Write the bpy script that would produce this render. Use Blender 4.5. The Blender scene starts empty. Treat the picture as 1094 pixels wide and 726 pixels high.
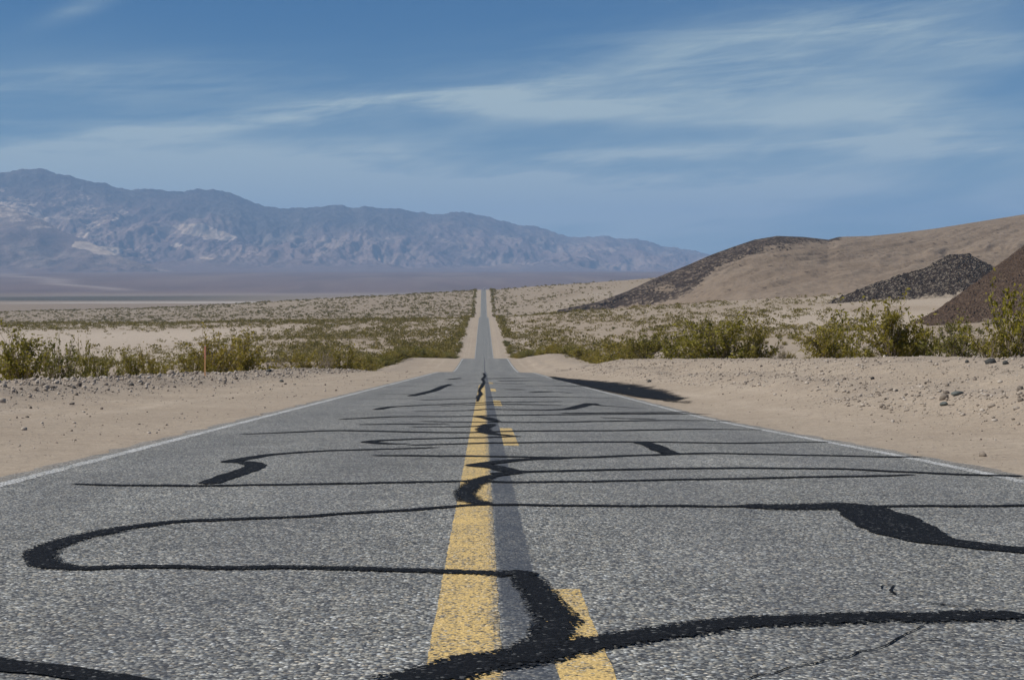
import bpy, bmesh, math, random
import numpy as np
from mathutils import Vector, Matrix

random.seed(7)
RNG = np.random.default_rng(11)
R = math.radians
sc = bpy.context.scene
COL = sc.collection

# ------------------------------------------------------------------ camera
CAM_H, F, CX, CY = 0.70, 1500.0, 547.0, 363.0
PITCH, YAW = math.atan(73 / F), math.atan(30.5 / F)
cam = bpy.data.cameras.new("camera")
cam.sensor_width = 36.0
cam.lens = 36.0 * F / 1094.0
cam.clip_start, cam.clip_end = 0.05, 120000.0
cam_ob = bpy.data.objects.new("camera", cam)
COL.objects.link(cam_ob)
cam_ob.location = (0, 0, CAM_H)
cam_ob.rotation_euler = (math.pi / 2 - PITCH, 0, -YAW)
sc.camera = cam_ob

# ------------------------------------------------------------------ sky, sun, exposure
SUN_EL, SUN_AZ = 50.0, -101.0          # azimuth from +Y (the road's heading), clockwise
SKY_STRENGTH, SUN_STRENGTH, EXPOSURE = 0.060, 4.0, 0.15
world = bpy.data.worlds.new("World")
sc.world = world
world.use_nodes = True
sun = bpy.data.lights.new("sun", 'SUN')
sun.energy, sun.angle, sun.color = SUN_STRENGTH, R(0.53), (1.0, 0.96, 0.895)
sun_ob = bpy.data.objects.new("sun", sun)
COL.objects.link(sun_ob)
sd = Vector((math.sin(R(SUN_AZ)) * math.cos(R(SUN_EL)), math.cos(R(SUN_AZ)) * math.cos(R(SUN_EL)), math.sin(R(SUN_EL))))
sun_ob.rotation_euler = sd.to_track_quat('Z', 'Y').to_euler()
sun_ob.location = (-40, -20, 60)
sc.view_settings.view_transform = 'Standard'
sc.view_settings.look = 'None'
sc.view_settings.exposure = EXPOSURE
sc.view_settings.gamma = 1.0
sc.view_settings.use_curve_mapping = False
sc.render.engine = 'CYCLES'
sc.cycles.use_denoising = True
sc.cycles.max_bounces = 6
sc.cycles.volume_bounces = 1
sc.cycles.transparent_max_bounces = 12


class NT:
    """small helper for writing node trees"""
    def __init__(self, tree):
        self.t = tree
        self.t.nodes.clear()

    def n(self, typ, **kw):
        nd = self.t.nodes.new(typ)
        for k, v in kw.items():
            if k == 'inp':
                for i, val in v.items():
                    if hasattr(val, 'is_linked') or isinstance(val, bpy.types.NodeSocket):
                        self.t.links.new(val, nd.inputs[i])
                    else:
                        nd.inputs[i].default_value = val
            else:
                setattr(nd, k, v)
        return nd

    def math(self, op, a, b=None, c=None, clamp=False):
        nd = self.t.nodes.new('ShaderNodeMath')
        nd.operation, nd.use_clamp = op, clamp
        for i, v in enumerate((a, b, c)):
            if v is None:
                continue
            if isinstance(v, bpy.types.NodeSocket):
                self.t.links.new(v, nd.inputs[i])
            else:
                nd.inputs[i].default_value = v
        return nd.outputs[0]

    def mix(self, fac, a, b, blend='MIX'):
        nd = self.t.nodes.new('ShaderNodeMix')
        nd.data_type, nd.blend_type = 'RGBA', blend
        for i, v in ((0, fac), (6, a), (7, b)):
            if isinstance(v, bpy.types.NodeSocket):
                self.t.links.new(v, nd.inputs[i])
            else:
                nd.inputs[i].default_value = v if i == 0 else (tuple(v) + (1,))[:4]
        return nd.outputs[2]

    def ramp(self, fac, stops, interp='LINEAR'):
        nd = self.t.nodes.new('ShaderNodeValToRGB')
        cr = nd.color_ramp
        cr.interpolation = interp
        while len(cr.elements) < len(stops):
            cr.elements.new(0.5)
        for e, (p, c) in zip(cr.elements, stops):
            e.position = p
            e.color = (c, c, c, 1) if isinstance(c, (int, float)) else tuple(c) + (1,)
        self.t.links.new(fac, nd.inputs[0])
        return nd.outputs[0]

    def smooth(self, v, a, b, lo=0.0, hi=1.0):
        nd = self.t.nodes.new('ShaderNodeMapRange')
        nd.interpolation_type = 'SMOOTHSTEP'
        self.t.links.new(v, nd.inputs[0])
        nd.inputs[1].default_value, nd.inputs[2].default_value = a, b
        nd.inputs[3].default_value, nd.inputs[4].default_value = lo, hi
        return nd.outputs[0]

    def noise(self, vec, scale, detail=4, rough=0.55, dist=0.0, col=False):
        nd = self.n('ShaderNodeTexNoise', inp={'Vector': vec, 'Scale': scale, 'Detail': detail, 'Roughness': rough, 'Distortion': dist})
        return nd.outputs['Color' if col else 'Fac']

    def voro(self, vec, scale, feature='F1', rand=1.0):
        return self.n('ShaderNodeTexVoronoi', feature=feature, inp={'Vector': vec, 'Scale': scale, 'Randomness': rand})

    def link(self, a, b):
        self.t.links.new(a, b)


def build_sky():
    N = NT(world.node_tree)
    out = N.n('ShaderNodeOutputWorld')
    bg = N.n('ShaderNodeBackground')
    bg.inputs['Strength'].default_value = SKY_STRENGTH
    sky = N.n('ShaderNodeTexSky', sky_type='NISHITA')
    sky.sun_disc = False
    sky.sun_elevation, sky.sun_rotation = R(SUN_EL), R(SUN_AZ)
    sky.altitude, sky.air_density, sky.dust_density, sky.ozone_density = 600, 1.15, 0.15, 4.0
    # high thin cirrus: streaks of ice cloud given by heading, height and length
    tc = N.n('ShaderNodeTexCoord')
    sep = N.n('ShaderNodeSeparateXYZ', inp={0: tc.outputs['Generated']})
    x, y, z = sep.outputs
    az = N.math('ARCTAN2', x, y)
    el = N.math('ARCSINE', z)
    def vec(sx, sy, rot, off=0.0):
        c, s = math.cos(rot), math.sin(rot)
        u = N.math('ADD', N.math('MULTIPLY', az, c), N.math('MULTIPLY', el, s))
        v = N.math('SUBTRACT', N.math('MULTIPLY', el, c), N.math('MULTIPLY', az, s))
        return N.n('ShaderNodeCombineXYZ', inp={0: N.math('MULTIPLY', u, sx), 1: N.math('MULTIPLY', v, sy), 2: off}).outputs[0]
    fine = N.noise(vec(7, 75, 0.06), 1.0, 7, 0.62, 0.5)
    broad = N.noise(vec(3.0, 16, 0.10, 3.7), 1.0, 4, 0.55, 0.6)
    wisp = N.noise(vec(16, 110, 0.25, 9.1), 1.0, 6, 0.65, 0.9)
    streak = N.smooth(fine, 0.40, 0.68)
    veil = N.smooth(broad, 0.38, 0.70)
    wsp = N.smooth(wisp, 0.40, 0.75)
    tot = None
    for (px, py, ln, wd, deg, amp) in CIRRUS:
        a0 = math.atan((px - 516.5) / F)
        e0 = math.atan((290 - py) / F)
        c, s = math.cos(R(deg)), math.sin(R(deg))
        da, de = N.math('SUBTRACT', az, a0), N.math('SUBTRACT', el, e0)
        u = N.math('DIVIDE', N.math('ADD', N.math('MULTIPLY', da, c), N.math('MULTIPLY', de, s)), ln / F)
        v = N.math('DIVIDE', N.math('SUBTRACT', N.math('MULTIPLY', de, c), N.math('MULTIPLY', da, s)), wd / F)
        r2 = N.math('ADD', N.math('MULTIPLY', u, u), N.math('MULTIPLY', v, v))
        g = N.math('MULTIPLY', N.math('EXPONENT', N.math('MULTIPLY', r2, -1.0)), amp * 1.8)
        tot = g if tot is None else N.math('ADD', tot, g)
    tex = N.math('ADD', N.math('ADD', N.math('MULTIPLY', streak, 0.34), N.math('MULTIPLY', wsp, 0.16)), N.math('MULTIPLY_ADD', veil, 0.40, 0.12))
    amount = N.math('MULTIPLY', tot, tex)
    # a thin veil everywhere, thicker to the horizon
    low = N.smooth(el, 0.01, 0.185, 0.80, 0.02)
    amount = N.math('ADD', amount, N.math('MULTIPLY', low, N.math('ADD', N.math('MULTIPLY', veil, 0.7), 0.35)), clamp=True)
    tint = N.mix(1.0, sky.outputs[0], SKY_TINT, 'MULTIPLY')
    col = N.mix(amount, tint, CLOUD)
    N.link(col, bg.inputs['Color'])
    N.link(bg.outputs[0], out.inputs['Surface'])


SKY_TINT = (0.12, 0.50, 0.82)
CLOUD = (6.3, 7.9, 8.3)
# (px, py, half length, half width, tilt in degrees, amount)
CIRRUS = [(300, 128, 230, 12, 8, 0.75), (480, 110, 170, 15, 3, 0.5), (170, 100, 190, 26, 4, 0.35),
          (790, 60, 330, 40, 9, 0.48), (930, 135, 190, 34, -8, 0.62), (1010, 60, 160, 22, -8, 0.4),
          (700, 165, 170, 9, 3, 0.75), (330, 205, 420, 34, 0, 0.55), (640, 205, 260, 30, 2, 0.45),
          (60, 98, 120, 12, 8, 0.55), (150, 168, 260, 28, 2, 0.5), (480, 215, 330, 36, 0, 0.65), (880, 110, 260, 60, -4, 0.12), (110, 15, 50, 9, 25, 0.4), (1000, 165, 120, 10, -5, 0.5), (620, 120, 170, 12, -3, 0.45)]
build_sky()

# ------------------------------------------------------------------ numpy noise
_P = RNG.permutation(512)
_P = np.concatenate([_P, _P, _P])
_G = RNG.normal(size=(512, 2))
_G /= np.linalg.norm(_G, axis=1)[:, None]


def pn(x, y):
    x, y = np.asarray(x, float), np.asarray(y, float)
    xi, yi = np.floor(x).astype(int), np.floor(y).astype(int)
    xf, yf = x - xi, y - yi
    u, v = xf ** 3 * (xf * (xf * 6 - 15) + 10), yf ** 3 * (yf * (yf * 6 - 15) + 10)
    def g(ix, iy, dx, dy):
        h = _P[(_P[ix & 511] + iy) & 511]
        return _G[h, 0] * dx + _G[h, 1] * dy
    a = g(xi, yi, xf, yf) * (1 - u) + g(xi + 1, yi, xf - 1, yf) * u
    b = g(xi, yi + 1, xf, yf - 1) * (1 - u) + g(xi + 1, yi + 1, xf - 1, yf - 1) * u
    return (a * (1 - v) + b * v) * 1.5


def fbm(x, y, o=4, g=0.5):
    s, a, n = 0, 1.0, 0
    for i in range(o):
        s = s + a * pn(x * 2 ** i + 17.3 * i, y * 2 ** i - 9.1 * i)
        n += a
        a *= g
    return s / n


def ridged(x, y, o=4, g=0.5):
    s, a, n = 0, 1.0, 0
    for i in range(o):
        s = s + a * (1 - np.abs(pn(x * 2 ** i + 31.7 * i, y * 2 ** i + 5.3 * i)) * 2)
        n += a
        a *= g
    return s / n


def sst(x, a, b):
    t = np.clip((np.asarray(x, float) - a) / (b - a), 0, 1)
    return t * t * (3 - 2 * t)


# ------------------------------------------------------------------ lie of the land
_PROF = np.array([(-60, 3.8), (-20, 1.27), (0, 0), (20, -1.266), (60, -3.80), (84, -5.32), (92, -5.86), (100, -6.5), (116, -7.78), (141, -9.16),
                  (165, -10.16), (190, -11.08), (215, -12.9), (260, -16.6), (320, -21.3), (400, -25.7), (457, -27.6), (560, -28.0), (700, -28.3), (860, -28.55), (910, -29.0),
                  (960, -32.5), (1060, -39.0), (1180, -42.0), (1300, -41.3), (1500, -35.5), (1700, -27.6), (1830, -23.7), (1880, -23.6), (1960, -26),
                  (2200, -46), (2800, -66), (3600, -80.5), (4200, -90), (4800, -98.5), (5300, -102.5), (5800, -102), (6500, -94), (8000, -62), (10000, -26), (12000, -8), (14000, 0), (18000, 0), (40000, 0)])
_px_, _pz_ = _PROF[:, 0], _PROF[:, 1]
_m = np.zeros(len(_px_))
_dl = np.diff(_pz_) / np.diff(_px_)
_m[1:-1] = np.where(_dl[:-1] * _dl[1:] > 0, 2 * _dl[:-1] * _dl[1:] / (_dl[:-1] + _dl[1:] + 1e-12), 0)
_m[0], _m[-1] = _dl[0], _dl[-1]


def prof(Y):
    Y = np.clip(np.asarray(Y, float), _px_[0], _px_[-1])
    i = np.clip(np.searchsorted(_px_, Y) - 1, 0, len(_px_) - 2)
    h = _px_[i + 1] - _px_[i]
    t = (Y - _px_[i]) / h
    return ((1 + 2 * t) * (1 - t) ** 2 * _pz_[i] + t * (1 - t) ** 2 * h * _m[i] + t * t * (3 - 2 * t) * _pz_[i + 1] + t * t * (t - 1) * h * _m[i + 1])


EDGE_L, EDGE_R = -3.02, 3.42


def road_z(X, Y):
    X, Y = np.asarray(X, float), np.asarray(Y, float)
    cross = -0.040 * np.maximum(X - 0.1, 0) * sst(Y, 7, 22) * (1 - sst(Y, 60, 120)) - 0.006 * np.abs(X - 0.1)
    return prof(Y) + cross


def H(X, Y):
    """height of the natural ground"""
    X, Y = np.asarray(X, float), np.asarray(Y, float)
    z = prof(Y)
    far = 1 - sst(Y, 2200, 3800)
    s = np.maximum(-X - 10.5, 0)
    left = -(0.014 + 0.056 * sst(Y, 900, 1700)) * s * np.exp(-s / 1500) - 0.55 * sst(-X, 10, 14)
    r = np.maximum(X - 12, 0)
    right = 95 * (1 - np.exp(-0.082 * r / 95)) - 0.25 * sst(X, 10.5, 14)
    cut = np.maximum(np.interp(Y, [190, 457], [-11.08, -27.6]) - z, 0) * (Y > 190) * (Y < 457)
    z = z + (left + right) * far + cut * sst(np.abs(X - 0.2), 5.5, 10)
    near = 1 - sst(Y, 140, 330)
    wob = 1.0 * fbm(X * 0, Y / 14, 2)
    bl = 0.28 * np.exp(-((X + 9.2 + 0.5 * wob) / 1.35) ** 2) * (1 + 0.25 * fbm(X / 1.1, Y / 1.6, 3))
    br = (0.72 * sst(X, 4.8, 9.3) + 0.14 * np.exp(-((X - 6.3 - 0.5 * wob) / 0.5) ** 2) * sst(fbm(X * 0 + 4, Y / 6, 2), -0.3, 0.3)) * (1 - sst(X, 10.4, 13.5))
    br = br * (1 + 0.12 * fbm(X / 1.2, Y / 1.5, 3))
    bl = bl * (1 - 0.6 * sst(Y, 62, 105))
    z = z + bl * (0.25 + 0.75 * near) + br * (0.3 + 0.7 * near)
    off = sst(np.abs(X - 0.2), 3.6, 6.5)
    z = z + off * (0.05 * fbm(X / 0.8, Y / 0.8, 4) + 0.10 * fbm(X / 5, Y / 6, 3))
    wide = sst(np.abs(X - 0.2), 13, 60)
    z = z + wide * (0.9 * fbm(X / 40, Y / 60, 4)) * (1 - sst(Y, 3000, 6000)) + wide * 2.2 * fbm(X / 260 + 3, Y / 300, 3) * sst(np.abs(X), 40, 200) * (1 - sst(Y, 3000, 6000))
    # at the pavement the ground meets it, sand lapping the edge unevenly
    c = road_z(X, Y)
    lap = -0.008 + 0.024 * fbm(X / 0.5, Y / 0.9, 3)
    e = np.where(X > 0.2, X - EDGE_R, EDGE_L - X)
    t = sst(e, 0.0, 2.2)
    z = np.where(e < 0, c + lap - 0.035 * sst(-e, 0.0, 0.35) - 0.30 * sst(-e, 0.36, 0.75), (c + lap) * (1 - t) + z * t)
    return z


# camera rays (used to find how far off and how tall the things in the photograph are)
_cp, _sp, _cy, _sy = math.cos(PITCH), math.sin(PITCH), math.cos(YAW), math.sin(YAW)


def ray(px, py):
    u, v = (px - CX) / F, -(py - CY) / F
    f, up = _cp + v * _sp, -_sp + v * _cp
    return np.array([u * _cy + f * _sy, f * _cy - u * _sy, up])


def at(px, py, Y):
    d = ray(px, py)
    d = d / d[1]
    return np.array([d[0] * Y, Y, CAM_H + d[2] * Y])


def proj(X, Y, Z):
    X, Y, Z = np.asarray(X, float), np.asarray(Y, float), np.asarray(Z, float) - CAM_H
    r = X * _cy - Y * _sy
    fh = X * _sy + Y * _cy
    f = fh * _cp - Z * _sp
    up = fh * _sp + Z * _cp
    return CX + F * r / f, CY - F * up / f


def on_road(px, py):
    d = ray(px, py)
    d = d / d[1]
    lo, hi = 0.8, 90.0
    for _ in range(60):
        m = 0.5 * (lo + hi)
        if CAM_H + d[2] * m > float(road_z(d[0] * m, m)):
            lo = m
        else:
            hi = m
    return d[0] * lo, lo


# ------------------------------------------------------------------ mesh helpers
def mesh_np(name, verts, faces, mat=None, smooth=False, attrs=None):
    me = bpy.data.meshes.new(name)
    verts = np.asarray(verts, np.float32)
    faces = np.asarray(faces, np.int32)
    k = faces.shape[1]
    me.vertices.add(len(verts))
    me.vertices.foreach_set('co', verts.ravel())
    me.loops.add(faces.size)
    me.loops.foreach_set('vertex_index', faces.ravel())
    me.polygons.add(len(faces))
    me.polygons.foreach_set('loop_start', np.arange(0, faces.size, k, dtype=np.int32))
    if smooth:
        me.polygons.foreach_set('use_smooth', np.ones(len(faces), bool))
    me.update(calc_edges=True)
    for an, (kind, arr) in (attrs or {}).items():
        a = me.attributes.new(an, kind, 'POINT')
        arr = np.asarray(arr, np.float32)
        if kind == 'FLOAT':
            a.data.foreach_set('value', arr.ravel())
        else:
            a.data.foreach_set('color', arr.ravel())
    if mat:
        me.materials.append(mat)
    return me


def link(name, me, parent=None, loc=(0, 0, 0), **props):
    o = bpy.data.objects.new(name, me)
    COL.objects.link(o)
    o.location = loc
    if parent:
        o.parent = parent
    tag(o, **props)
    return o


def tag(o, label=None, category=None, group=None, kind=None):
    for k, v in (('label', label), ('category', category), ('group', group), ('kind', kind)):
        if v:
            o[k] = v


def grid_faces(nu, nv):
    i = np.arange(nu - 1)[:, None] * nv + np.arange(nv - 1)[None, :]
    i = i.ravel()
    return np.stack([i, i + nv, i + nv + 1, i + 1], 1)


def material(name):
    m = bpy.data.materials.new(name)
    m.use_nodes = True
    N = NT(m.node_tree)
    out = N.n('ShaderNodeOutputMaterial')
    b = N.n('ShaderNodeBsdfPrincipled')
    N.link(b.outputs[0], out.inputs[0])
    return m, N, b, out


def bump(N, b, height, strength, dist):
    nd = N.n('ShaderNodeBump', inp={'Height': height, 'Strength': strength, 'Distance': dist})
    N.link(nd.outputs[0], b.inputs['Normal'])


def obj_co(N):
    return N.n('ShaderNodeTexCoord').outputs['Object']


def chips(N, co, warp=True):
    """coloured stone chips of a worn chip-seal road: (colour, height)"""
    v = N.voro(co, 108.0)
    v2 = N.voro(co, 210.0)
    ch = N.n('ShaderNodeSeparateColor', inp={0: v.outputs['Color']})
    c = N.ramp(ch.outputs[0], [(0.0, (0.045, 0.045, 0.046)), (0.26, (0.105, 0.105, 0.105)), (0.52, (0.212, 0.209, 0.196)), (0.74, (0.325, 0.31, 0.268)), (0.90, (0.48, 0.455, 0.39)), (1.0, (0.76, 0.73, 0.66))])
    hue = N.ramp(ch.outputs[1], [(0.0, (0.90, 0.98, 1.07)), (0.45, (1, 1, 0.98)), (0.8, (1.0, 1.0, 0.94)), (1.0, (1.12, 1.0, 0.84))])
    c = N.mix(1.0, c, hue, 'MULTIPLY')
    gap = N.smooth(v.outputs['Distance'], 0.50, 0.78)
    c = N.mix(N.math('MULTIPLY', gap, 0.55), c, (0.035, 0.036, 0.04))
    s2 = N.n('ShaderNodeSeparateColor', inp={0: v2.outputs['Color']})
    c = N.mix(1.0, c, N.ramp(s2.outputs[0], [(0, 0.75), (1, 1.25)]), 'MULTIPLY')
    h = N.math('ADD', N.math('MULTIPLY', N.math('SUBTRACT', 1.0, v.outputs['Distance']), 0.7), N.math('MULTIPLY', ch.outputs[2], 0.5))
    return c, h, ch


def mat_asphalt():
    m, N, b, _ = material("asphalt")
    co = obj_co(N)
    c, h, ch = chips(N, co)
    sep = N.n('ShaderNodeSeparateXYZ', inp={0: co})
    big = N.noise(co, 0.55, 5, 0.6)
    mid = N.noise(co, 4.0, 4, 0.6)
    c = N.mix(1.0, c, N.ramp(big, [(0.3, 0.80), (0.7, 1.16)]), 'MULTIPLY')
    c = N.mix(1.0, c, N.ramp(mid, [(0.3, 0.86), (0.7, 1.13)]), 'MULTIPLY')
    # wheel paths, polished a little darker
    wp = None
    for x0 in (-2.25, -0.85, 1.0, 2.45):
        d = N.math('DIVIDE', N.math('SUBTRACT', sep.outputs[0], x0), 0.42)
        g = N.math('EXPONENT', N.math('MULTIPLY', N.math('MULTIPLY', d, d), -1.0))
        wp = g if wp is None else N.math('ADD', wp, g)
    c = N.mix(N.math('MULTIPLY', wp, 0.22), c, (0.10, 0.10, 0.105))
    # the newer, darker strip where an old centre line was blacked out
    e = N.noise(co, 22.0, 3, 0.6)
    xx = N.math('ADD', sep.outputs[0], N.math('MULTIPLY', N.math('SUBTRACT', e, 0.5), 0.02))
    st = N.math('MULTIPLY', N.smooth(xx, 0.040, 0.056), N.smooth(xx, 0.158, 0.172, 1.0, 0.0))
    c = N.mix(N.math('MULTIPLY', st, N.ramp(N.noise(co, 1.6, 3), [(0.3, 0.55), (0.65, 0.85)])), c, (0.055, 0.062, 0.075))
    # blown sand along both edges
    ed = N.math('ABSOLUTE', N.math('SUBTRACT', sep.outputs[0], 0.2))
    dust = N.math('MULTIPLY', N.smooth(N.math('ADD', ed, N.math('MULTIPLY', N.math('SUBTRACT', N.noise(co, 2.5, 4), 0.5), 0.5)), 2.95, 3.35), 0.7)
    c = N.mix(dust, c, (0.34, 0.28, 0.215))
    N.link(c, b.inputs['Base Color'])
    b.inputs['Roughness'].default_value = 0.82
    b.inputs['Specular IOR Level'].default_value = 0.35
    bump(N, b, h, 0.9, 0.005)
    return m


def mat_paint(name, col, wear, edge=0.0):
    m, N, b, _ = material(name)
    co = obj_co(N)
    c, h, ch = chips(N, co)
    v = N.voro(co, 120.0)
    r = N.n('ShaderNodeSeparateColor', inp={0: v.outputs['Color']})
    big = N.noise(co, 3.0, 4, 0.65)
    streak = N.noise(co, 30.0, 3, 0.6)
    keep = N.math('ADD', N.math('MULTIPLY', r.outputs[0], 0.9), N.math('ADD', N.math('MULTIPLY', big, 0.9), N.math('MULTIPLY', streak, 0.5)))
    sep = N.n('ShaderNodeSeparateXYZ', inp={0: co})
    if edge:
        keep = N.math('SUBTRACT', keep, N.math('MULTIPLY', N.smooth(sep.outputs[0], 0.004, 0.042), edge))
        keep = N.math('ADD', keep, N.math('MULTIPLY', N.smooth(sep.outputs[0], 0.10, 0.16), edge))
    keep = N.smooth(keep, wear, wear + 0.22)
    c = N.mix(0.35, c, N.mix(1.0, c, tuple(2.2 * k for k in col), 'MULTIPLY'))
    paint = N.mix(1.0, col, N.ramp(N.math('ADD', N.math('MULTIPLY', r.outputs[1], 0.6), N.math('MULTIPLY', big, 0.4)), [(0.1, 0.74), (0.9, 1.12)]), 'MULTIPLY')
    col_ = N.mix(keep, c, paint)
    N.link(col_, b.inputs['Base Color'])
    b.inputs['Roughness'].default_value = 0.75
    b.inputs['Specular IOR Level'].default_value = 0.3
    bump(N, b, h, 0.7, 0.006)
    return m


def mat_tar(name, holes):
    m, N, b, out = material(name)
    co = obj_co(N)
    v = N.voro(co, 110.0)
    r = N.n('ShaderNodeSeparateColor', inp={0: v.outputs['Color']})
    n = N.noise(co, 9.0, 5, 0.65)
    c = N.ramp(r.outputs[0], [(0, (0.005, 0.0051, 0.0054)), (0.85, (0.010, 0.0101, 0.0106)), (0.97, (0.03, 0.03, 0.031)), (1.0, (0.14, 0.14, 0.13))])
    N.link(c, b.inputs['Base Color'])
    b.inputs['Roughness'].default_value = 0.8
    b.inputs['Specular IOR Level'].default_value = 0.12
    h = N.math('ADD', N.math('MULTIPLY', N.math('SUBTRACT', 1.0, v.outputs['Distance']), 0.6), n)
    bump(N, b, h, 0.7, 0.006)
    # bare stone showing where the seal is worn through, most along its edges
    ed = N.n('ShaderNodeAttribute', attribute_name='edge').outputs['Fac']
    q = N.math('ADD', N.math('ADD', N.math('MULTIPLY', r.outputs[1], 0.55), N.math('MULTIPLY', n, 0.55)), N.math('MULTIPLY', ed, 0.50))
    hole = N.math('GREATER_THAN', q, holes)
    tr = N.n('ShaderNodeBsdfTransparent')
    mx = N.n('ShaderNodeMixShader', inp={0: hole, 1: b.outputs[0], 2: tr.outputs[0]})
    N.link(mx.outputs[0], out.inputs[0])
    return m


def mat_ground():
    m, N, b, _ = material("desert_ground")
    co = obj_co(N)
    base = N.n('ShaderNodeAttribute', attribute_name='tint').outputs['Color']
    rk = N.n('ShaderNodeAttribute', attribute_name='stony').outputs['Fac']
    a = N.noise(co, 0.35, 5, 0.6)
    f = N.noise(co, 6.0, 5, 0.7)
    c = N.mix(1.0, base, N.ramp(a, [(0.25, (0.90, 0.88, 0.86)), (0.75, (1.10, 1.10, 1.09))]), 'MULTIPLY')
    c = N.mix(1.0, c, N.ramp(f, [(0.25, 0.82), (0.75, 1.14)]), 'MULTIPLY')
    # loose pebbles
    v = N.voro(co, 26.0)
    r = N.n('ShaderNodeSeparateColor', inp={0: v.outputs['Color']})
    cover = N.math('ADD', 0.10, N.math('MULTIPLY', rk, 0.65))
    cl = N.math('MULTIPLY', N.smooth(N.noise(co, 1.3, 4, 0.65), 0.35, 0.70), 1.4)
    isp = N.math('MULTIPLY', N.math('LESS_THAN', r.outputs[0], N.math('MULTIPLY', cover, cl)), N.smooth(v.outputs['Distance'], 0.30, 0.42, 1.0, 0.0))
    pc = N.ramp(r.outputs[1], [(0, (0.085, 0.075, 0.066)), (0.35, (0.19, 0.17, 0.145)), (0.7, (0.33, 0.29, 0.245)), (1.0, (0.47, 0.43, 0.375))])
    c = N.mix(isp, c, pc)
    v2 = N.voro(co, 70.0)
    r2 = N.n('ShaderNodeSeparateColor', inp={0: v2.outputs['Color']})
    c = N.mix(1.0, c, N.ramp(r2.outputs[0], [(0, 0.84), (0.5, 1.0), (1, 1.15)]), 'MULTIPLY')
    N.link(c, b.inputs['Base Color'])
    b.inputs['Roughness'].default_value = 0.95
    b.inputs['Specular IOR Level'].default_value = 0.12
    h = N.math('ADD', N.math('MULTIPLY', f, 0.5), N.math('ADD', N.math('MULTIPLY', isp, N.math('SUBTRACT', 0.6, v.outputs['Distance'])), N.math('MULTIPLY', r2.outputs[1], 0.12)))
    bump(N, b, h, 0.9, 0.03)
    return m


def mat_rock(name, stops, scale=1.0):
    m, N, b, _ = material(name)
    co = obj_co(N)
    oi = N.n('ShaderNodeObjectInfo')
    geo = N.n('ShaderNodeNewGeometry')
    rnd = N.math('FRACT', N.math('ADD', oi.outputs['Random'], geo.outputs['Random Per Island']))
    c = N.ramp(rnd, stops)
    n = N.noise(co, 9.0 * scale, 5, 0.65)
    c = N.mix(1.0, c, N.ramp(n, [(0.3, 0.75), (0.7, 1.22)]), 'MULTIPLY')
    N.link(c, b.inputs['Base Color'])
    b.inputs['Roughness'].default_value = 0.9
    b.inputs['Specular IOR Level'].default_value = 0.2
    bump(N, b, n, 0.6, 0.02)
    return m


def mat_leaf(name, dark, light, dry):
    m, N, b, _ = material(name)
    geo = N.n('ShaderNodeNewGeometry')
    oi = N.n('ShaderNodeObjectInfo')
    co = obj_co(N)
    n = N.noise(co, 3.2, 3, 0.6)
    r = geo.outputs['Random Per Island']
    c = N.mix(N.math('ADD', N.math('MULTIPLY', r, 0.6), N.math('MULTIPLY', n, 0.4)), dark, light)
    c = N.mix(N.smooth(r, 0.86, 0.97), c, dry)
    c = N.mix(1.0, c, N.ramp(oi.outputs['Random'], [(0, (0.86, 0.92, 0.88)), (0.5, (1, 1, 1)), (1, (1.16, 1.08, 0.9))]), 'MULTIPLY')
    N.link(c, b.inputs['Base Color'])
    b.inputs['Roughness'].default_value = 0.6
    b.inputs['Specular IOR Level'].default_value = 0.25
    out = [x for x in N.t.nodes if x.type == 'OUTPUT_MATERIAL'][0]
    tr = N.n('ShaderNodeBsdfTranslucent', inp={'Color': c})
    mx = N.n('ShaderNodeMixShader', inp={0: 0.38, 1: b.outputs[0], 2: tr.outputs[0]})
    N.link(mx.outputs[0], out.inputs[0])
    return m


def mat_plain(name, col, rough=0.6, metal=0.0, var=0.12, scale=20.0):
    m, N, b, _ = material(name)
    n = N.noise(obj_co(N), scale, 4, 0.6)
    N.link(N.mix(1.0, col, N.ramp(n, [(0.3, 1 - var), (0.7, 1 + var)]), 'MULTIPLY'), b.inputs['Base Color'])
    b.inputs['Roughness'].default_value = rough
    b.inputs['Metallic'].default_value = metal
    return m


def mat_hill(name, a, bcol, dark, scale, bumpd, speckle=0.5, big=0.0):
    m, N, b, _ = material(name)
    co = obj_co(N)
    mask = N.n('ShaderNodeAttribute', attribute_name='mask').outputs['Fac']
    n1 = N.noise(co, scale * 0.12, 5, 0.6, 0.4)
    n2 = N.noise(co, scale, 5, 0.7)
    v = N.voro(co, scale * 2.2)
    r = N.n('ShaderNodeSeparateColor', inp={0: v.outputs['Color']})
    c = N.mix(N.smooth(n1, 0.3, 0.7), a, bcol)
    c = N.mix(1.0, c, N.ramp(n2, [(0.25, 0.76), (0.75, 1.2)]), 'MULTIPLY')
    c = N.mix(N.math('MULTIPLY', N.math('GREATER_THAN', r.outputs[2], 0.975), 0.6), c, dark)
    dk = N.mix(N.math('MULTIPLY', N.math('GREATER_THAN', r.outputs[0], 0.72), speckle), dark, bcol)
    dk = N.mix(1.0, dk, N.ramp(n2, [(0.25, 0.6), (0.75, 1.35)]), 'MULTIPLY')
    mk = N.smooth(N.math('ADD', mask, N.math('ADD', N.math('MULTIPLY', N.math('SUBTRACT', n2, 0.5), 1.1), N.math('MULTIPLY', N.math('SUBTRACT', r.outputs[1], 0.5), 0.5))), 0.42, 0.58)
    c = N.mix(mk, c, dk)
    N.link(c, b.inputs['Base Color'])
    b.inputs['Roughness'].default_value = 0.95
    b.inputs['Specular IOR Level'].default_value = 0.1
    bump(N, b, N.math('ADD', n2, N.math('MULTIPLY', v.outputs['Distance'], N.math('MULTIPLY', mk, 1.2))), 0.9, bumpd)
    return m


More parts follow.
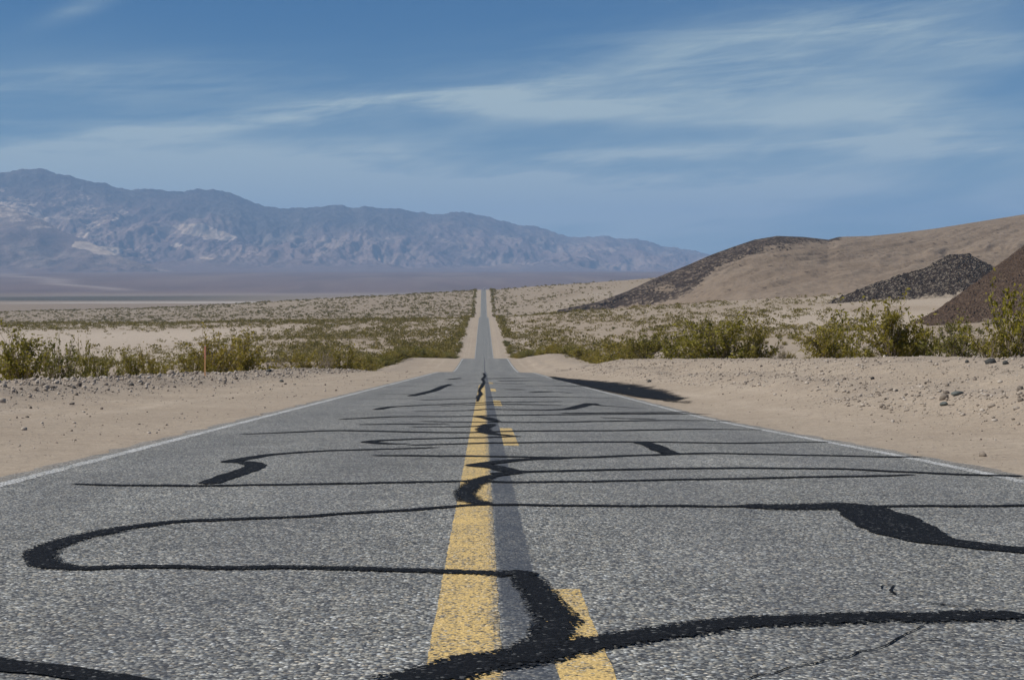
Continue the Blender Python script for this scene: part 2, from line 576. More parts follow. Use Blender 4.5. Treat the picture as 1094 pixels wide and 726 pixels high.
def mat_range():
    m, N, b, _ = material("mountain_rock")
    co = obj_co(N)
    mask = N.n('ShaderNodeAttribute', attribute_name='mask').outputs['Fac']
    hi = N.n('ShaderNodeAttribute', attribute_name='upper').outputs['Fac']
    fan = N.n('ShaderNodeAttribute', attribute_name='fan').outputs['Fac']
    st = N.n('ShaderNodeMapping', inp={'Vector': co, 'Scale': (1.0, 0.4, 1.6)}).outputs[0]
    n1 = N.noise(st, 0.0011, 7, 0.66, 0.25)
    n2 = N.noise(st, 0.010, 7, 0.74, 0.0)
    n3 = N.noise(st, 0.0022, 7, 0.68, 0.3)
    c = N.ramp(n1, [(0.30, (0.105, 0.074, 0.074)), (0.46, (0.190, 0.132, 0.116)), (0.60, (0.31, 0.220, 0.172)), (0.72, (0.17, 0.124, 0.114))])
    c = N.mix(N.math('MULTIPLY', N.smooth(n3, 0.50, 0.66), 0.85), c, (0.36, 0.27, 0.21))
    c = N.mix(hi, c, N.ramp(n2, [(0.35, (0.024, 0.028, 0.026)), (0.65, (0.070, 0.068, 0.060))]))
    c = N.mix(1.0, c, N.ramp(n2, [(0.3, 0.66), (0.7, 1.34)]), 'MULTIPLY')
    c = N.mix(fan, c, N.mix(N.smooth(n2, 0.3, 0.7), (0.150, 0.103, 0.092), (0.200, 0.140, 0.120)))
    mk = N.smooth(N.math('ADD', mask, N.math('MULTIPLY', N.math('SUBTRACT', n2, 0.5), 1.1)), 0.42, 0.62)
    c = N.mix(mk, c, N.mix(N.smooth(n2, 0.35, 0.65), (0.36, 0.26, 0.18), (0.62, 0.48, 0.35)))
    N.link(c, b.inputs['Base Color'])
    b.inputs['Roughness'].default_value = 1.0
    b.inputs['Specular IOR Level'].default_value = 0.0
    bump(N, b, N.math('MULTIPLY', n2, N.math('SUBTRACT', 1.0, fan)), 1.0, 26.0)
    return m


M = dict(asphalt=mat_asphalt(), yellow=mat_paint("yellow_paint", (0.70, 0.485, 0.180), 0.89, 0.50), white=mat_paint("white_paint", (0.70, 0.69, 0.66), 1.12),
         tar=mat_tar("crack_sealant", 1.30), worn=mat_tar("worn_sealant", 0.935), crack=mat_tar("open_crack", 0.95), ground=mat_ground(),
         rock=mat_rock("stone", [(0, (0.13, 0.105, 0.085)), (0.25, (0.25, 0.205, 0.16)), (0.6, (0.37, 0.31, 0.245)), (1, (0.50, 0.435, 0.36))]),
         dark_rock=mat_rock("dark_stone", [(0, (0.045, 0.042, 0.04)), (1, (0.10, 0.10, 0.09))]),
         slate=mat_rock("slate_stone", [(0, (0.11, 0.12, 0.11)), (1, (0.15, 0.16, 0.145))]),
         leaf=mat_leaf("creosote_leaf", (0.150, 0.132, 0.016), (0.390, 0.310, 0.042), (0.36, 0.28, 0.13)),
         leaf_dark=mat_leaf("dark_leaf", (0.105, 0.108, 0.018), (0.270, 0.240, 0.040), (0.30, 0.24, 0.11)),
         leaf_yellow=mat_leaf("yellow_leaf", (0.170, 0.150, 0.014), (0.44, 0.345, 0.040), (0.36, 0.28, 0.12)),
         leaf_dry=mat_leaf("dry_leaf", (0.10, 0.082, 0.055), (0.22, 0.18, 0.125), (0.28, 0.23, 0.17)),
         twig=mat_plain("twig_bark", (0.30, 0.235, 0.165), 0.85, 0, 0.3, 12))

# ------------------------------------------------------------------ ground
rows = [-40, -25, -15, -9, -6, -4, -2.5, -1.2, 0, 0.6]
y = 1.0
while y < 2100:
    rows.append(y)
    y += max(0.12, 0.0075 * y)
while y < 34000:
    rows.append(y)
    y *= 1.022
rows = np.array(rows)
half = list(np.arange(0, 3.0, 0.5)) + list(np.arange(3.0, 12.5, 0.13))
x = 12.6
while x < 26000:
    half.append(x)
    x += max(0.16, 0.055 * (x - 9))
half = np.array(half)
xs = np.concatenate([-half[1:][::-1], half]) + 0.2


def lerp3(c, d, t):
    return c * (1 - t[:, None]) + np.array(d)[None, :] * t[:, None]


def ground_tint(X, Y, Z):
    c = np.tile(np.array((0.385, 0.313, 0.235)), (len(X), 1))
    n1, n2 = fbm(X / 30, Y / 70, 4), fbm(X / 160 + 5, Y / 420, 4)
    c = lerp3(c, (0.33, 0.265, 0.20), sst(n1, -0.1, 0.5) * 0.6)
    # tyre tracks worn into the shoulders, and greyer rubble on the banks
    for tx in (-5.1, -6.5, 4.6, 5.6):
        c = lerp3(c, (0.46, 0.378, 0.29), np.exp(-((X - tx - 0.35 * fbm(X * 0 + tx, Y / 25, 2)) / 0.16) ** 2) * 0.55 * sst(fbm(X * 0 + tx * 3, Y / 12, 3), -0.4, 0.2))
    c = lerp3(c, (0.335, 0.275, 0.215), stony(X, Y) * 0.7)
    # outside the graded shoulder the plain is greyer and stonier
    plain = sst(np.abs(X), 12, 30) * sst(Y, 90, 300)
    c = lerp3(c, (0.335, 0.266, 0.192), plain * 0.8)
    c = lerp3(c, (0.29, 0.222, 0.155), plain * sst(fbm(X / 60 + 2, Y / 130, 4), 0.0, 0.4) * 0.7)
    c = lerp3(c, (0.46, 0.385, 0.30), sst(n2, 0.05, 0.35) * plain * 0.6)
    # pale wash crossing the left of the plain
    w = np.exp(-((Y - 690 - 0.25 * (X + 200) - 40 * fbm(X / 90, Y * 0, 3)) / 95) ** 2) * sst(-X, 70, 150)
    c = lerp3(c, (0.50, 0.415, 0.325), w * 0.85)
    c = lerp3(c, (0.275, 0.218, 0.155), sst(Y, 950, 1300) * sst(np.abs(X), 10, 16) * (1 - 0.5 * sst(X, 0, 60)) * 0.8)
    w2 = sst(-X, 90, 150) * sst(Y, 330, 420) * (1 - sst(Y + 60 * fbm(X / 90, Y / 90, 3), 690, 800))
    c = lerp3(c, (0.46, 0.38, 0.295), w2 * 0.7)
    # far down: brown fans, a dark belt of scrub and the white playa
    d = sst(Y, 2100, 3300)
    c = lerp3(c, (0.265, 0.200, 0.138), d)
    belt = sst(Y, 4700, 4900) * (1 - sst(Y, 5700, 6300)) * (1 - sst(X, -1450, -450))
    c = lerp3(c, (0.070, 0.058, 0.030), belt * 0.9)
    pl = np.exp(-((Y - 4080 - 0.25 * (X + 700) - 180 * fbm(X / 600, Y / 600, 3)) / 230) ** 2) * sst(X, -1500, -1000) * (1 - sst(X, -150, 150))
    c = lerp3(c, (0.60, 0.55, 0.49), pl * 0.8)
    up = sst(Y + 500 * fbm(X / 700, Y / 900, 3), 5600, 6900)
    c = lerp3(c, (0.170, 0.118, 0.105), up)
    s1 = sst(fbm(X / 500, Y / 2600 + 2, 4), 0.0, 0.3)
    c = lerp3(c, (0.235, 0.172, 0.140), up * s1 * 0.45)
    c = lerp3(c, (0.095, 0.068, 0.066), up * sst(fbm(X / 380 + 9, Y / 1500, 4), 0.02, 0.3) * 0.35)
    tr = np.exp(-((Y - 6350 - 0.22 * X - 200 * fbm(X / 800, X * 0, 3)) / 150) ** 2) * (1 - sst(X, 600, 1500))
    c = lerp3(c, (0.28, 0.225, 0.195), tr * 0.6)
    rd = np.exp(-((X + 1900 + 0.47 * (Y - 7000) - 70 * np.sin(Y / 330)) / 55) ** 2) * sst(Y, 6500, 7000) * (1 - sst(Y, 11000, 11800))
    c = lerp3(c, (0.37, 0.30, 0.255), rd * 0.8)
    return np.clip(c, 0, 1)


def stony(X, Y):
    s = np.exp(-((X + 9.4) / 1.9) ** 2) + 0.9 * np.exp(-((X - 9.2) / 1.6) ** 2) + 0.8 * np.exp(-((X - 6.3) / 0.7) ** 2) + 0.45 * sst(np.abs(X), 10, 14)
    return np.clip(s * (0.75 + 0.5 * fbm(X / 1.5, Y / 2.5, 3)), 0, 1)


GX, GY = np.meshgrid(xs, rows)
gx, gy = GX.ravel(), GY.ravel()
gz = H(gx, gy)
tint = np.ones((len(gx), 4))
tint[:, :3] = ground_tint(gx, gy, gz)
gm = mesh_np("ground", np.stack([gx, gy, gz], 1), grid_faces(len(rows), len(xs))[:, ::-1], M['ground'], True,
             {'tint': ('FLOAT_COLOR', tint), 'stony': ('FLOAT', stony(gx, gy))})
link("ground", gm, kind='structure')

# ------------------------------------------------------------------ road
rr = rows[(rows < 2400)]
rx = np.array([EDGE_L, -2.9, -2.5, -2, -1.4, -0.8, -0.3, 0.1, 0.5, 1.0, 1.6, 2.2, 2.8, 3.25, EDGE_R])
RX, RY = np.meshgrid(rx, rr)
ex = RX.copy()
ex[:, 0] += 0.16 * fbm(rr * 0, rr / 0.7, 4) + 0.03
ex[:, -1] += 0.16 * fbm(rr * 0 + 8, rr / 0.7, 4) - 0.03
rz = road_z(ex, RY)
link("road", mesh_np("road", np.stack([ex.ravel(), RY.ravel(), rz.ravel()], 1), grid_faces(len(rr), len(rx))[:, ::-1], M['asphalt'], True), kind='structure')


def strip(name, x0, x1, y0, y1, mat, lift, jag=0.004, skip=None):
    ys = rows[(rows > y0) & (rows < y1)]
    ys = np.concatenate([[y0], ys, [y1]])
    fine = []
    for a, b_ in zip(ys[:-1], ys[1:]):
        fine.append(a)
        if a < 30:
            fine.append((a + b_) / 2)
    ys = np.array(fine + [y1])
    cols = np.linspace(0, 1, 4)
    xl = x0 + jag * fbm(ys * 0 + x0 * 9, ys / 0.05, 3) * 2
    xr = x1 + jag * fbm(ys * 0 - x1 * 7, ys / 0.05, 3) * 2
    X = xl[:, None] * (1 - cols) + xr[:, None] * cols
    Y = np.repeat(ys[:, None], 4, 1)
    Z = road_z(X, Y) + lift + np.clip(Y - 60, 0, 400) * 0.00012
    v, f = np.stack([X.ravel(), Y.ravel(), Z.ravel()], 1), grid_faces(len(ys), 4)[:, ::-1]
    if skip is not None:
        mid = v[f].mean(1)
        f = f[~skip(mid[:, 0], mid[:, 1])]
    link(name, mesh_np(name, v, f, mat, True), kind='structure')


strip("road_marking_line", -0.132, 0.042, 0.3, 40, M['yellow'], 0.0012)
yd = 1.25
while yd < 50:
    strip("road_marking_line", 0.166, 0.292, yd, yd + 3.0, M['yellow'], 0.0012)
    yd += 10.25
strip("road_marking_line", -2.85, -2.75, 0.3, 2200, M['white'], 0.0015, 0.012)
strip("road_marking_line", 3.14, 3.24, 0.3, 2200, M['white'], 0.0015, 0.012)


# ------------------------------------------------------------------ crack sealant bands on the road
def catmull(P, step):
    P = np.array(P, float)
    P = np.vstack([2 * P[0] - P[1], P, 2 * P[-1] - P[-2]])
    out = []
    for i in range(1, len(P) - 2):
        p0, p1, p2, p3 = P[i - 1], P[i], P[i + 1], P[i + 2]
        n = max(2, int(np.linalg.norm((p2 - p1)[:2]) / step))
        t = np.linspace(0, 1, n, endpoint=False)[:, None]
        lin = p1 + (p2 - p1) * t
        cr = 0.5 * (2 * p1 + (p2 - p0) * t + (2 * p0 - 5 * p1 + 4 * p2 - p3) * t ** 2 + (3 * p1 - p0 - 3 * p2 + p3) * t ** 3)
        out.append(0.65 * cr + 0.35 * lin)
    out.append(P[-2:-1])
    return np.vstack(out)


def seal(paths, label, width=0.11, mat='tar', lift=0.0045, cat="road sealant", name="tar_seal", rough=1.0, k_shrink=True):
    """paths: lists of (px, py[, width]) traced along the band and laid onto the road's surface"""
    V, Fc, E, base = [], [], [], 0
    for k, path in enumerate(paths):
        pts = []
        for p in path:
            X, Y = on_road(p[0], p[1])
            w_ = (p[2] if len(p) > 2 else width) * (1.0 if width > 0.16 and not k_shrink else 0.82)
            if k_shrink and w_ > 0.14:
                w_ = 0.14 + 0.22 * (w_ - 0.14)
            pts.append((X, Y, w_))
        mean_y = np.mean([p[1] for p in pts])
        C_ = catmull(pts, 0.02 if mean_y < 9 else 0.05)
        C_[:, 0] += 0.012 * fbm(C_[:, 0] / 0.3 + k, C_[:, 1] / 0.3, 3)
        C_[:, 1] += 0.05 * fbm(C_[:, 0] / 0.35 + 40, C_[:, 1] / 0.5 + k, 3)
        d = np.gradient(C_[:, :2], axis=0)
        d /= np.linalg.norm(d, axis=1)[:, None] + 1e-9
        nrm = np.stack([-d[:, 1], d[:, 0]], 1)
        s = np.concatenate([[0], np.cumsum(np.linalg.norm(np.diff(C_[:, :2], axis=0), axis=1))])
        w = C_[:, 2] * 0.5
        end = np.minimum(1, np.minimum(s + 0.004, s[-1] - s + 0.004) / 0.05) ** 0.5
        jit = 0.010 * rough * np.minimum(1, C_[:, 2] / 0.09)
        wl = w * end * (1 + 0.32 * rough * fbm(s / 0.25, s * 0 + k * 3.1 + base, 3)) + jit * fbm(s / 0.022, s * 0 + base, 2)
        wr = w * end * (1 + 0.32 * rough * fbm(s / 0.25 + 50, s * 0 + k * 3.1 + base, 3)) + jit * fbm(s / 0.022 + 70, s * 0 + base, 2)
        t = np.linspace(-1, 1, 7)
        offs = np.where(t[None, :] < 0, t[None, :] * wl[:, None], t[None, :] * wr[:, None])
        X = C_[:, 0:1] + nrm[:, 0:1] * offs
        Y = C_[:, 1:2] + nrm[:, 1:2] * offs
        Z = road_z(X, Y) + lift + 0.0010 * k + 0.0008 * (1 - t[None, :] ** 2) + 0.0002 * np.maximum(Y - 10, 0)
        V.append(np.stack([X.ravel(), Y.ravel(), Z.ravel()], 1))
        E.append(np.repeat((np.abs(t) ** 2)[None, :], len(s), 0).ravel())
        Fc.append(grid_faces(len(s), 7)[:, ::-1] + base)
        base += len(s) * 7
    me = mesh_np(name, np.vstack(V), np.vstack(Fc), M[mat], True, {'edge': ('FLOAT', np.concatenate(E))})
    return link(name, me, label=label, category=cat)


SEALS = [
    ([[(1094, 657, .17), (1020, 658), (950, 660), (860, 662, .17), (780, 668), (700, 677, .17), (620, 690, .18), (560, 700, .2), (500, 709, .2), (445, 724, .2), (400, 738, .18)]],
     "widest black tar band, sweeping from the nearest yellow lines to the right edge", .17, 'worn'),
    ([[(-40, 706), (0, 711), (50, 717), (120, 727), (180, 738)]], "short black tar band cutting the bottom left corner of the road", .12, 'tar'),
    ([[(1150, 540), (1094, 540), (1000, 541), (940, 541, .13), (905, 541, 1.1), (860, 542, 1.2), (825, 541.5, .9), (800, 541, .5), (790, 541), (700, 541), (600, 540), (540, 539.5), (505, 539.5), (450, 544), (400, 547), (300, 553), (200, 556.5, .14), (140, 563, .16), (90, 573, .17), (55, 584, .17), (42, 594, .17), (52, 603, .16), (85, 606.5, .13), (150, 606.5), (250, 607), (350, 607.5), (450, 609), (505, 611.5, .12), (540, 614, .16), (575, 614, .2)],
      [(552, 611, .12), (566, 625, .15), (580, 643, .16), (592, 660, .17), (591, 680, .18), (575, 694, .2), (540, 712, .2)]],
     "long tar loop doubling back in a U near the left edge and the yellow dash", .11, 'worn'),
    ([[(890, 538, .3), (922, 544, .8), (944, 555, 1.15), (966, 567, 1.1), (996, 577.5, .6), (1030, 581, .4), (1060, 584, .3), (1094, 587.5, .4), (1130, 591)]],
     "broad black tar patch in the right lane, trailing off to the right edge", .14, 'tar'),
    ([[(76, 517, .06), (130, 518.5), (200, 519), (260, 518.5), (350, 517), (450, 515), (500, 514), (540, 515), (620, 514.5), (700, 513), (760, 512), (850, 510), (930, 508.5), (980, 507.5, .06)],
      [(555, 505), (530, 508, .13), (513, 513, .18), (502, 520, .17), (497, 529, .16), (503, 535, .17), (520, 539, .16)]],
     "straight tar line across both lanes with a hook over the solid yellow line", .13, 'worn'),
    ([[(525, 506.5), (560, 504), (600, 503), (700, 501), (800, 500), (900, 501), (960, 504), (1030, 507), (1094, 509)]],
     "thin tar line in the right lane that bends down towards the white edge line", .14, 'tar'),
    ([[(222, 517, .16), (240, 510, .2), (262, 503, .22), (273, 497.5, .22), (262, 494, .22), (245, 493.5, .2), (262, 490, .17), (290, 485.5), (340, 482), (400, 480), (470, 478, .08)]],
     "S shaped tar squiggle in the left lane, thick at its lower bend", .13, 'tar'),
    ([[(397, 486.5, .08), (450, 487), (520, 487.5), (610, 489), (680, 486.5), (760, 484.5), (850, 486), (950, 488), (985, 488, .08)],
      [(610, 489), (560, 491), (532, 493.5, .22), (510, 497, .3), (528, 499, .3), (541, 502, .2), (556, 504.5)]],
     "tar line over both lanes with a zigzag fork just right of the solid yellow line", .15, 'tar'),
    ([[(433, 475.5, .08), (500, 474), (566, 472.8), (685, 472), (780, 473.5), (885, 472, .08)], [(684, 472.5, .2), (697, 476, .3), (707, 481, .3), (718, 485, .2)]],
     "thin tar line with a slanting dark tail hanging from it in the right lane", .16, 'tar'),
    ([[(554, 466, .1), (520, 467.5), (482, 468), (414, 470), (394, 472, .2), (410, 474), (440, 474, .08)]], "short tar line curling into a small hook in the left lane", .16, 'tar'),
    ([[(256, 464, .08), (362, 460), (440, 461.5), (504, 462), (560, 460.5), (660, 460), (740, 458.5), (815, 459, .08)]], "faint straight tar line from the left lane to far over the right lane", .17, 'tar'),
    ([[(436, 456, .1), (490, 456), (516, 455, .25), (524, 453, .3), (516, 458, .35), (519, 462, .35), (530, 464, .2), (556, 466.5, .1)]], "tar blob wriggling beside the second yellow dash", .2, 'worn'),
    ([[(448, 450, .1), (520, 451), (597, 451), (720, 449), (790, 450, .1)], [(508, 445, .25), (520, 446.5, .35), (530, 450, .2)]], "tar line with a short wedge of tar touching the solid yellow line", .2, 'worn'),
    ([[(362, 448, .1), (400, 446), (430, 445), (510, 444.5), (600, 443), (720, 442), (760, 442.5, .1)]], "straight tar line level with the end of the right hand white line", .2, 'tar'),
    ([[(402, 437.5, .2), (420, 434.5), (473, 432), (510, 430.5), (600, 429, .1)]], "tar line bent like a hockey stick in the left lane", .2, 'tar'),
    ([[(517, 437.5, .15), (579, 438), (606, 437, .3), (620, 434, .5), (632, 431, .5), (640, 433, .3), (690, 436.5, .12)]], "tar line ending in a knotted blot in the right lane below the dark spill", .2, 'tar'),
    ([[(439, 423, .4), (452, 420, .5), (464, 417, .5), (472, 413.5, .5), (481, 410.5, .3)]], "stepped diagonal tar streak in the left lane, far up the road", .4, 'tar'),
    ([[(510, 429, .05), (511, 424, .12), (513.5, 421, .14), (512, 417, .09), (515, 412, .16), (517, 408, .12), (515.5, 405, .2), (518, 401.5, .16), (516.5, 398.5, .2)]], "ragged tar streak running along the yellow line up to the crest", .25, 'worn'),
    ([[(478, 405.5, .5), (492, 404, .5)]], "small dark tar dash left of the yellow line, just short of the crest", .5, 'tar'),
    ([[(448, 427.5, .2), (480, 426.5), (511, 425.5, .2)]], "short tar line beside the stepped streak, left of the yellow line", .25, 'tar'),
    ([[(540, 416, .3), (560, 416, .3)]], "little tar dash alone in the right lane, beyond the third yellow dash", .3, 'tar'),
    ([[(566, 419, .2), (590, 418.5, .4), (612, 420, .2)]], "little tar dash in the right lane near the dark spill", .3, 'tar'),
    ([[(440, 439.5, .1), (500, 438.5), (519, 437, .1)]], "very thin tar line meeting the yellow line from the left", .16, 'tar'),
    ([[(520, 424.5, .15), (600, 424), (660, 425.5, .15)]], "thin tar line leading from the yellow dashes towards the dark spill", .25, 'tar'),
    ([[(380, 453.5, .1), (420, 453), (480, 453.2, .1)]], "thin short tar line in the left lane under the long straight one", .15, 'tar'),
    ([[(470, 433.5, .15), (512, 432.5), (560, 432), (600, 433, .15)]], "thin tar line passing under the third yellow dash", .22, 'tar'),
    ([[(640, 446, .15), (668, 447, .25), (700, 447.5, .15)]], "short tar dash in the middle of the right lane", .2, 'tar'),
    ([[(498, 410, .3), (530, 409.5), (560, 410, .3)]], "thin tar line across the yellow line close to the crest", .4, 'tar'),
    ([[(520, 404.5, .4), (560, 404), (580, 404.5, .4)]], "faint tar dash across the right lane on the last rise before the crest", .4, 'tar'),
    ([[(470, 401.5, .3), (500, 401), (540, 401.5, .3)]], "thin tar line crossing the road right at the crest", .4, 'tar'),
    ([[(532, 407, .3), (570, 406.5), (600, 407, .3)]], "thin tar line in the right lane level with the start of the dark spill", .35, 'tar'),
    ([[(425, 412.5, .2), (455, 412), (505, 412.5, .2)]], "thin tar line in the left lane level with the farthest yellow dash", .3, 'tar'),
    ([[(560, 412, .2), (610, 412.5), (640, 412, .2)]], "thin tar line in the right lane running into the dark spill", .3, 'tar'),
    ([[(400, 421.5, .2), (430, 421), (455, 421.5, .2)]], "thin tar line just below the foot of the stepped streak", .25, 'tar'),
    ([[(600, 441.5, .15), (650, 441), (735, 440.5, .15)]], "thin tar line reaching the point where the right white line reappears", .18, 'tar'),
]
for i, (paths, lab, w, mt) in enumerate(SEALS):
    seal(paths, lab, w, mt, k_shrink=i > 0)
seal([[(796, 728, .012), (812, 722.5, .007), (830, 720), (846, 714, .006), (870, 710, .012), (886, 704, .006), (905, 701), (918, 695, .012), (932, 693, .005), (955, 684, .01), (968, 679, .007), (986, 668, .011)], [(966, 681, .004), (985, 683, .006), (1002, 682, .012), (1014, 686, .004), (1030, 690, .006)]],
     "hairline open crack slanting below the widest tar band at the lower right", .008, 'crack', 0.003, "road crack", "pavement_crack", 3.0)
seal([[(940, 630, .006), (944, 625, .006), (955, 625.5, .006), (950, 631, .014), (957, 636, .012)], [(957, 636, .004), (975, 642, .004), (996, 645.5, .012), (1006, 646, .022), (1015, 647, .012), (1050, 646, .005)]],
     "tiny curl of cracking between the broad tar patch and the widest tar band", .008, 'crack', 0.003, "road crack", "pavement_crack", 3.0)


# spilled dark asphalt along the right edge of the road
def spill():
    ys = np.linspace(27, 72, 440)
    ins = np.interp(ys, [27, 29, 32, 36, 44, 54, 62, 72], [4.0, 3.85, 3.55, 3.3, 3.2, 3.15, 3.1, 3.3])
    out = np.interp(ys, [27, 29, 32, 36, 44, 54, 62, 72], [4.05, 4.15, 4.5, 4.75, 4.9, 4.6, 4.2, 3.6])
    ins = ins + 0.22 * fbm(ys / 1.3, ys * 0, 5, 0.6)
    out = out + 0.50 * fbm(ys / 1.4 + 9, ys * 0, 5, 0.6)
    t = np.linspace(0, 1, 26)
    X = ins[:, None] * (1 - t) + out[:, None] * t
    Y = np.repeat(ys[:, None], 26, 1)
    Z = np.maximum(road_z(X, Y), H(X, Y)) + 0.016 + 0.012 * np.sin(np.pi * t)[None, :]
    e = np.maximum(np.where(t > 0.5, 1.5, 1.1) * (2 * np.abs(t - 0.5)) ** 1.8, 1.3 * ((2 * np.abs((ys - 49.5) / 45)) ** 5)[:, None])
    me = mesh_np("asphalt_spill", np.stack([X.ravel(), Y.ravel(), Z.ravel()], 1), grid_faces(len(ys), 26)[:, ::-1], M['spill'], True, {'edge': ('FLOAT', np.broadcast_to(e, X.shape).ravel())})
    link("asphalt_spill", me, label="dark patch of spilled asphalt on the right edge of the road, spreading onto the sand", category="asphalt patch")


M['spill'] = mat_tar("spilled_asphalt", 1.05)
spill()


# ------------------------------------------------------------------ hills and mountains
def interp_poly(P, n):
    P = np.array(P, float)
    u = np.linspace(P[0, 0], P[-1, 0], n)
    return np.stack([u] + [np.interp(u, P[:, 0], P[:, k]) for k in range(1, P.shape[1])], 1)


def ridge(name, crest, base, nu, nv, shape, disp, mat, attrs, back=0.6, ground_fn=None, sink=3.0, jag=0.0, nb=None):
    """A hill: a foot line (px, distance) and a crest line (px, py, distance), a front slope between them and a back slope behind."""
    C_ = interp_poly(crest, nu)
    B_ = interp_poly(base, nu)
    nb = nb or max(8, nv // 4)
    top = np.array([at(px, py, Y) for px, py, Y in C_])
    foot = np.array([at(px, 300, Y) for px, Y in B_])
    foot[:, 2] = (ground_fn or H)(foot[:, 0], foot[:, 1]) - sink
    v = np.linspace(0, 1, nv)
    ab = (top - foot)
    X = foot[:, None, 0] + ab[:, None, 0] * v
    Y = foot[:, None, 1] + ab[:, None, 1] * v
    f = shape(v)
    Z = foot[:, None, 2] + ab[:, None, 2] * f
    U = np.repeat(C_[:, 0:1], nv, 1)
    VV = np.repeat(v[None, :], nu, 0)
    Z = Z + disp(X, Y, VV, U)
    # back slope
    vb = np.linspace(0, 1, nb + 1)[1:]
    Xb = top[:, None, 0] + ab[:, None, 0] * back * vb
    Yb = top[:, None, 1] + ab[:, None, 1] * back * vb
    Zb = top[:, None, 2] + (foot[:, None, 2] - top[:, None, 2]) * (vb ** 1.3)
    X, Y, Z = np.hstack([X, Xb]), np.hstack([Y, Yb]), np.hstack([Z, Zb])
    U, VV = np.hstack([U, np.repeat(C_[:, 0:1], nb, 1)]), np.hstack([VV, np.repeat(1 + vb[None, :], nu, 0)])
    at_ = attrs(X, Y, Z, VV, U)
    me = mesh_np(name, np.stack([X.ravel(), Y.ravel(), Z.ravel()], 1), grid_faces(nu, nv + nb), mat, True, {k: ('FLOAT', a.ravel()) for k, a in at_.items()})
    return link(name, me, kind='structure')


def under(px, py, poly):
    """1 where py lies above the traced lower bound of a rock zone"""
    P = np.array(poly, float)
    return np.interp(px, P[:, 0], P[:, 1], left=-1e4, right=-1e4) - py


# the big sandy hill with a dark volcanic rim
def disp_a(X, Y, v, U):
    w = np.sin(np.pi * np.clip(v, 0, 1)) ** 0.8
    s = X * 0.9 - Y * 0.42 + 26 * fbm(X / 120, Y / 120, 3)
    g = ridged((s - 210 * v) / 40, v * 1.2 + X / 500, 4, 0.55)
    return w * (6.5 * (g - 0.55) + 1.2 * fbm(X / 24, Y / 30, 4)) + 0.7 * fbm(X / 9, Y / 9, 3) * (v < 0.999)


def attr_a(X, Y, Z, v, U):
    px, py = proj(X, Y, Z)
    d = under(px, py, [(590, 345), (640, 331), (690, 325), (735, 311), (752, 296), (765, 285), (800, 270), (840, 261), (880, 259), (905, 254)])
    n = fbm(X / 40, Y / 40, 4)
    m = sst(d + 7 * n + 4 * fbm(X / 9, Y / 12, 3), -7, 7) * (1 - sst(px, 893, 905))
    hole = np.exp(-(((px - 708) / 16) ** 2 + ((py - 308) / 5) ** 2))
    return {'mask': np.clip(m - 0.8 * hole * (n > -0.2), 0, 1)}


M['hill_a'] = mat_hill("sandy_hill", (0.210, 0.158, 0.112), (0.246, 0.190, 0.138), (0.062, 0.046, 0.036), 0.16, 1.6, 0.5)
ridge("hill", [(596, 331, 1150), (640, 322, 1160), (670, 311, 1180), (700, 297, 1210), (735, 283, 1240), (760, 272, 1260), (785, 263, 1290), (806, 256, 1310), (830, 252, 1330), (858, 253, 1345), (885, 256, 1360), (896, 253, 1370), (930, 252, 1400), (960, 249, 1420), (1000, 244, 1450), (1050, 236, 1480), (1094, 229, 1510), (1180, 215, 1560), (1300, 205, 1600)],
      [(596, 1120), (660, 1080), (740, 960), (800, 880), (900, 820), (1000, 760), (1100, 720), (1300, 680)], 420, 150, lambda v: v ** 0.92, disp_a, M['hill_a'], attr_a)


# the ridge of dark boulders
def disp_b(X, Y, v, U):
    n = ridged(X / 7, Y / 9, 3)
    return (1.7 * (n - 0.5) + 0.9 * fbm(X / 2.4, Y / 2.4, 3)) * np.minimum(1, v * 6)


M['hill_b'] = mat_hill("boulder_ridge", (0.30, 0.24, 0.18), (0.34, 0.28, 0.21), (0.052, 0.039, 0.031), 0.42, 1.6, 0.55)
ridge("hill", [(860, 334, 725), (876, 328, 730), (900, 316, 735), (930, 304, 740), (955, 296, 745), (985, 287, 750), (1005, 277, 758), (1018, 271, 762), (1034, 270, 762), (1046, 276, 760), (1062, 286, 755), (1085, 301, 745), (1130, 320, 730)],
      [(860, 722), (885, 712), (940, 690), (1000, 668), (1060, 640), (1130, 630)], 300, 90, lambda v: v ** 1.15, disp_b, M['hill_b'],
      lambda X, Y, Z, v, U: {'mask': np.clip(sst(v + 0.22 * fbm(X / 11, Y / 11, 4), 0.0, 0.34), 0, 1)}, sink=1.0)


# the near dark brown slope
def disp_c(X, Y, v, U):
    return (2.6 * fbm(X / 16, Y / 16, 5, 0.6) + 1.0 * (ridged(X / 3, Y / 3, 3) - 0.5)) * np.minimum(1, v * 5) * np.where(v > 0.97, 0.5, 1)


M['hill_c'] = mat_hill("brown_slope", (0.30, 0.24, 0.18), (0.165, 0.115, 0.078), (0.098, 0.064, 0.043), 0.45, 1.4, 0.6)
ridge("hill", [(960, 356, 478), (985, 342, 487), (1020, 317, 502), (1040, 303, 512), (1060, 288, 522), (1078, 274, 530), (1094, 261, 540), (1150, 218, 566), (1260, 190, 610)],
      [(960, 470), (1000, 440), (1060, 420), (1150, 410), (1260, 405)], 220, 110, lambda v: v ** 1.05, disp_c, M['hill_c'],
      lambda X, Y, Z, v, U: {'mask': np.clip(sst(v + 0.10 * fbm(X / 9, Y / 9, 4), 0.0, 0.16), 0, 1)}, sink=1.0)


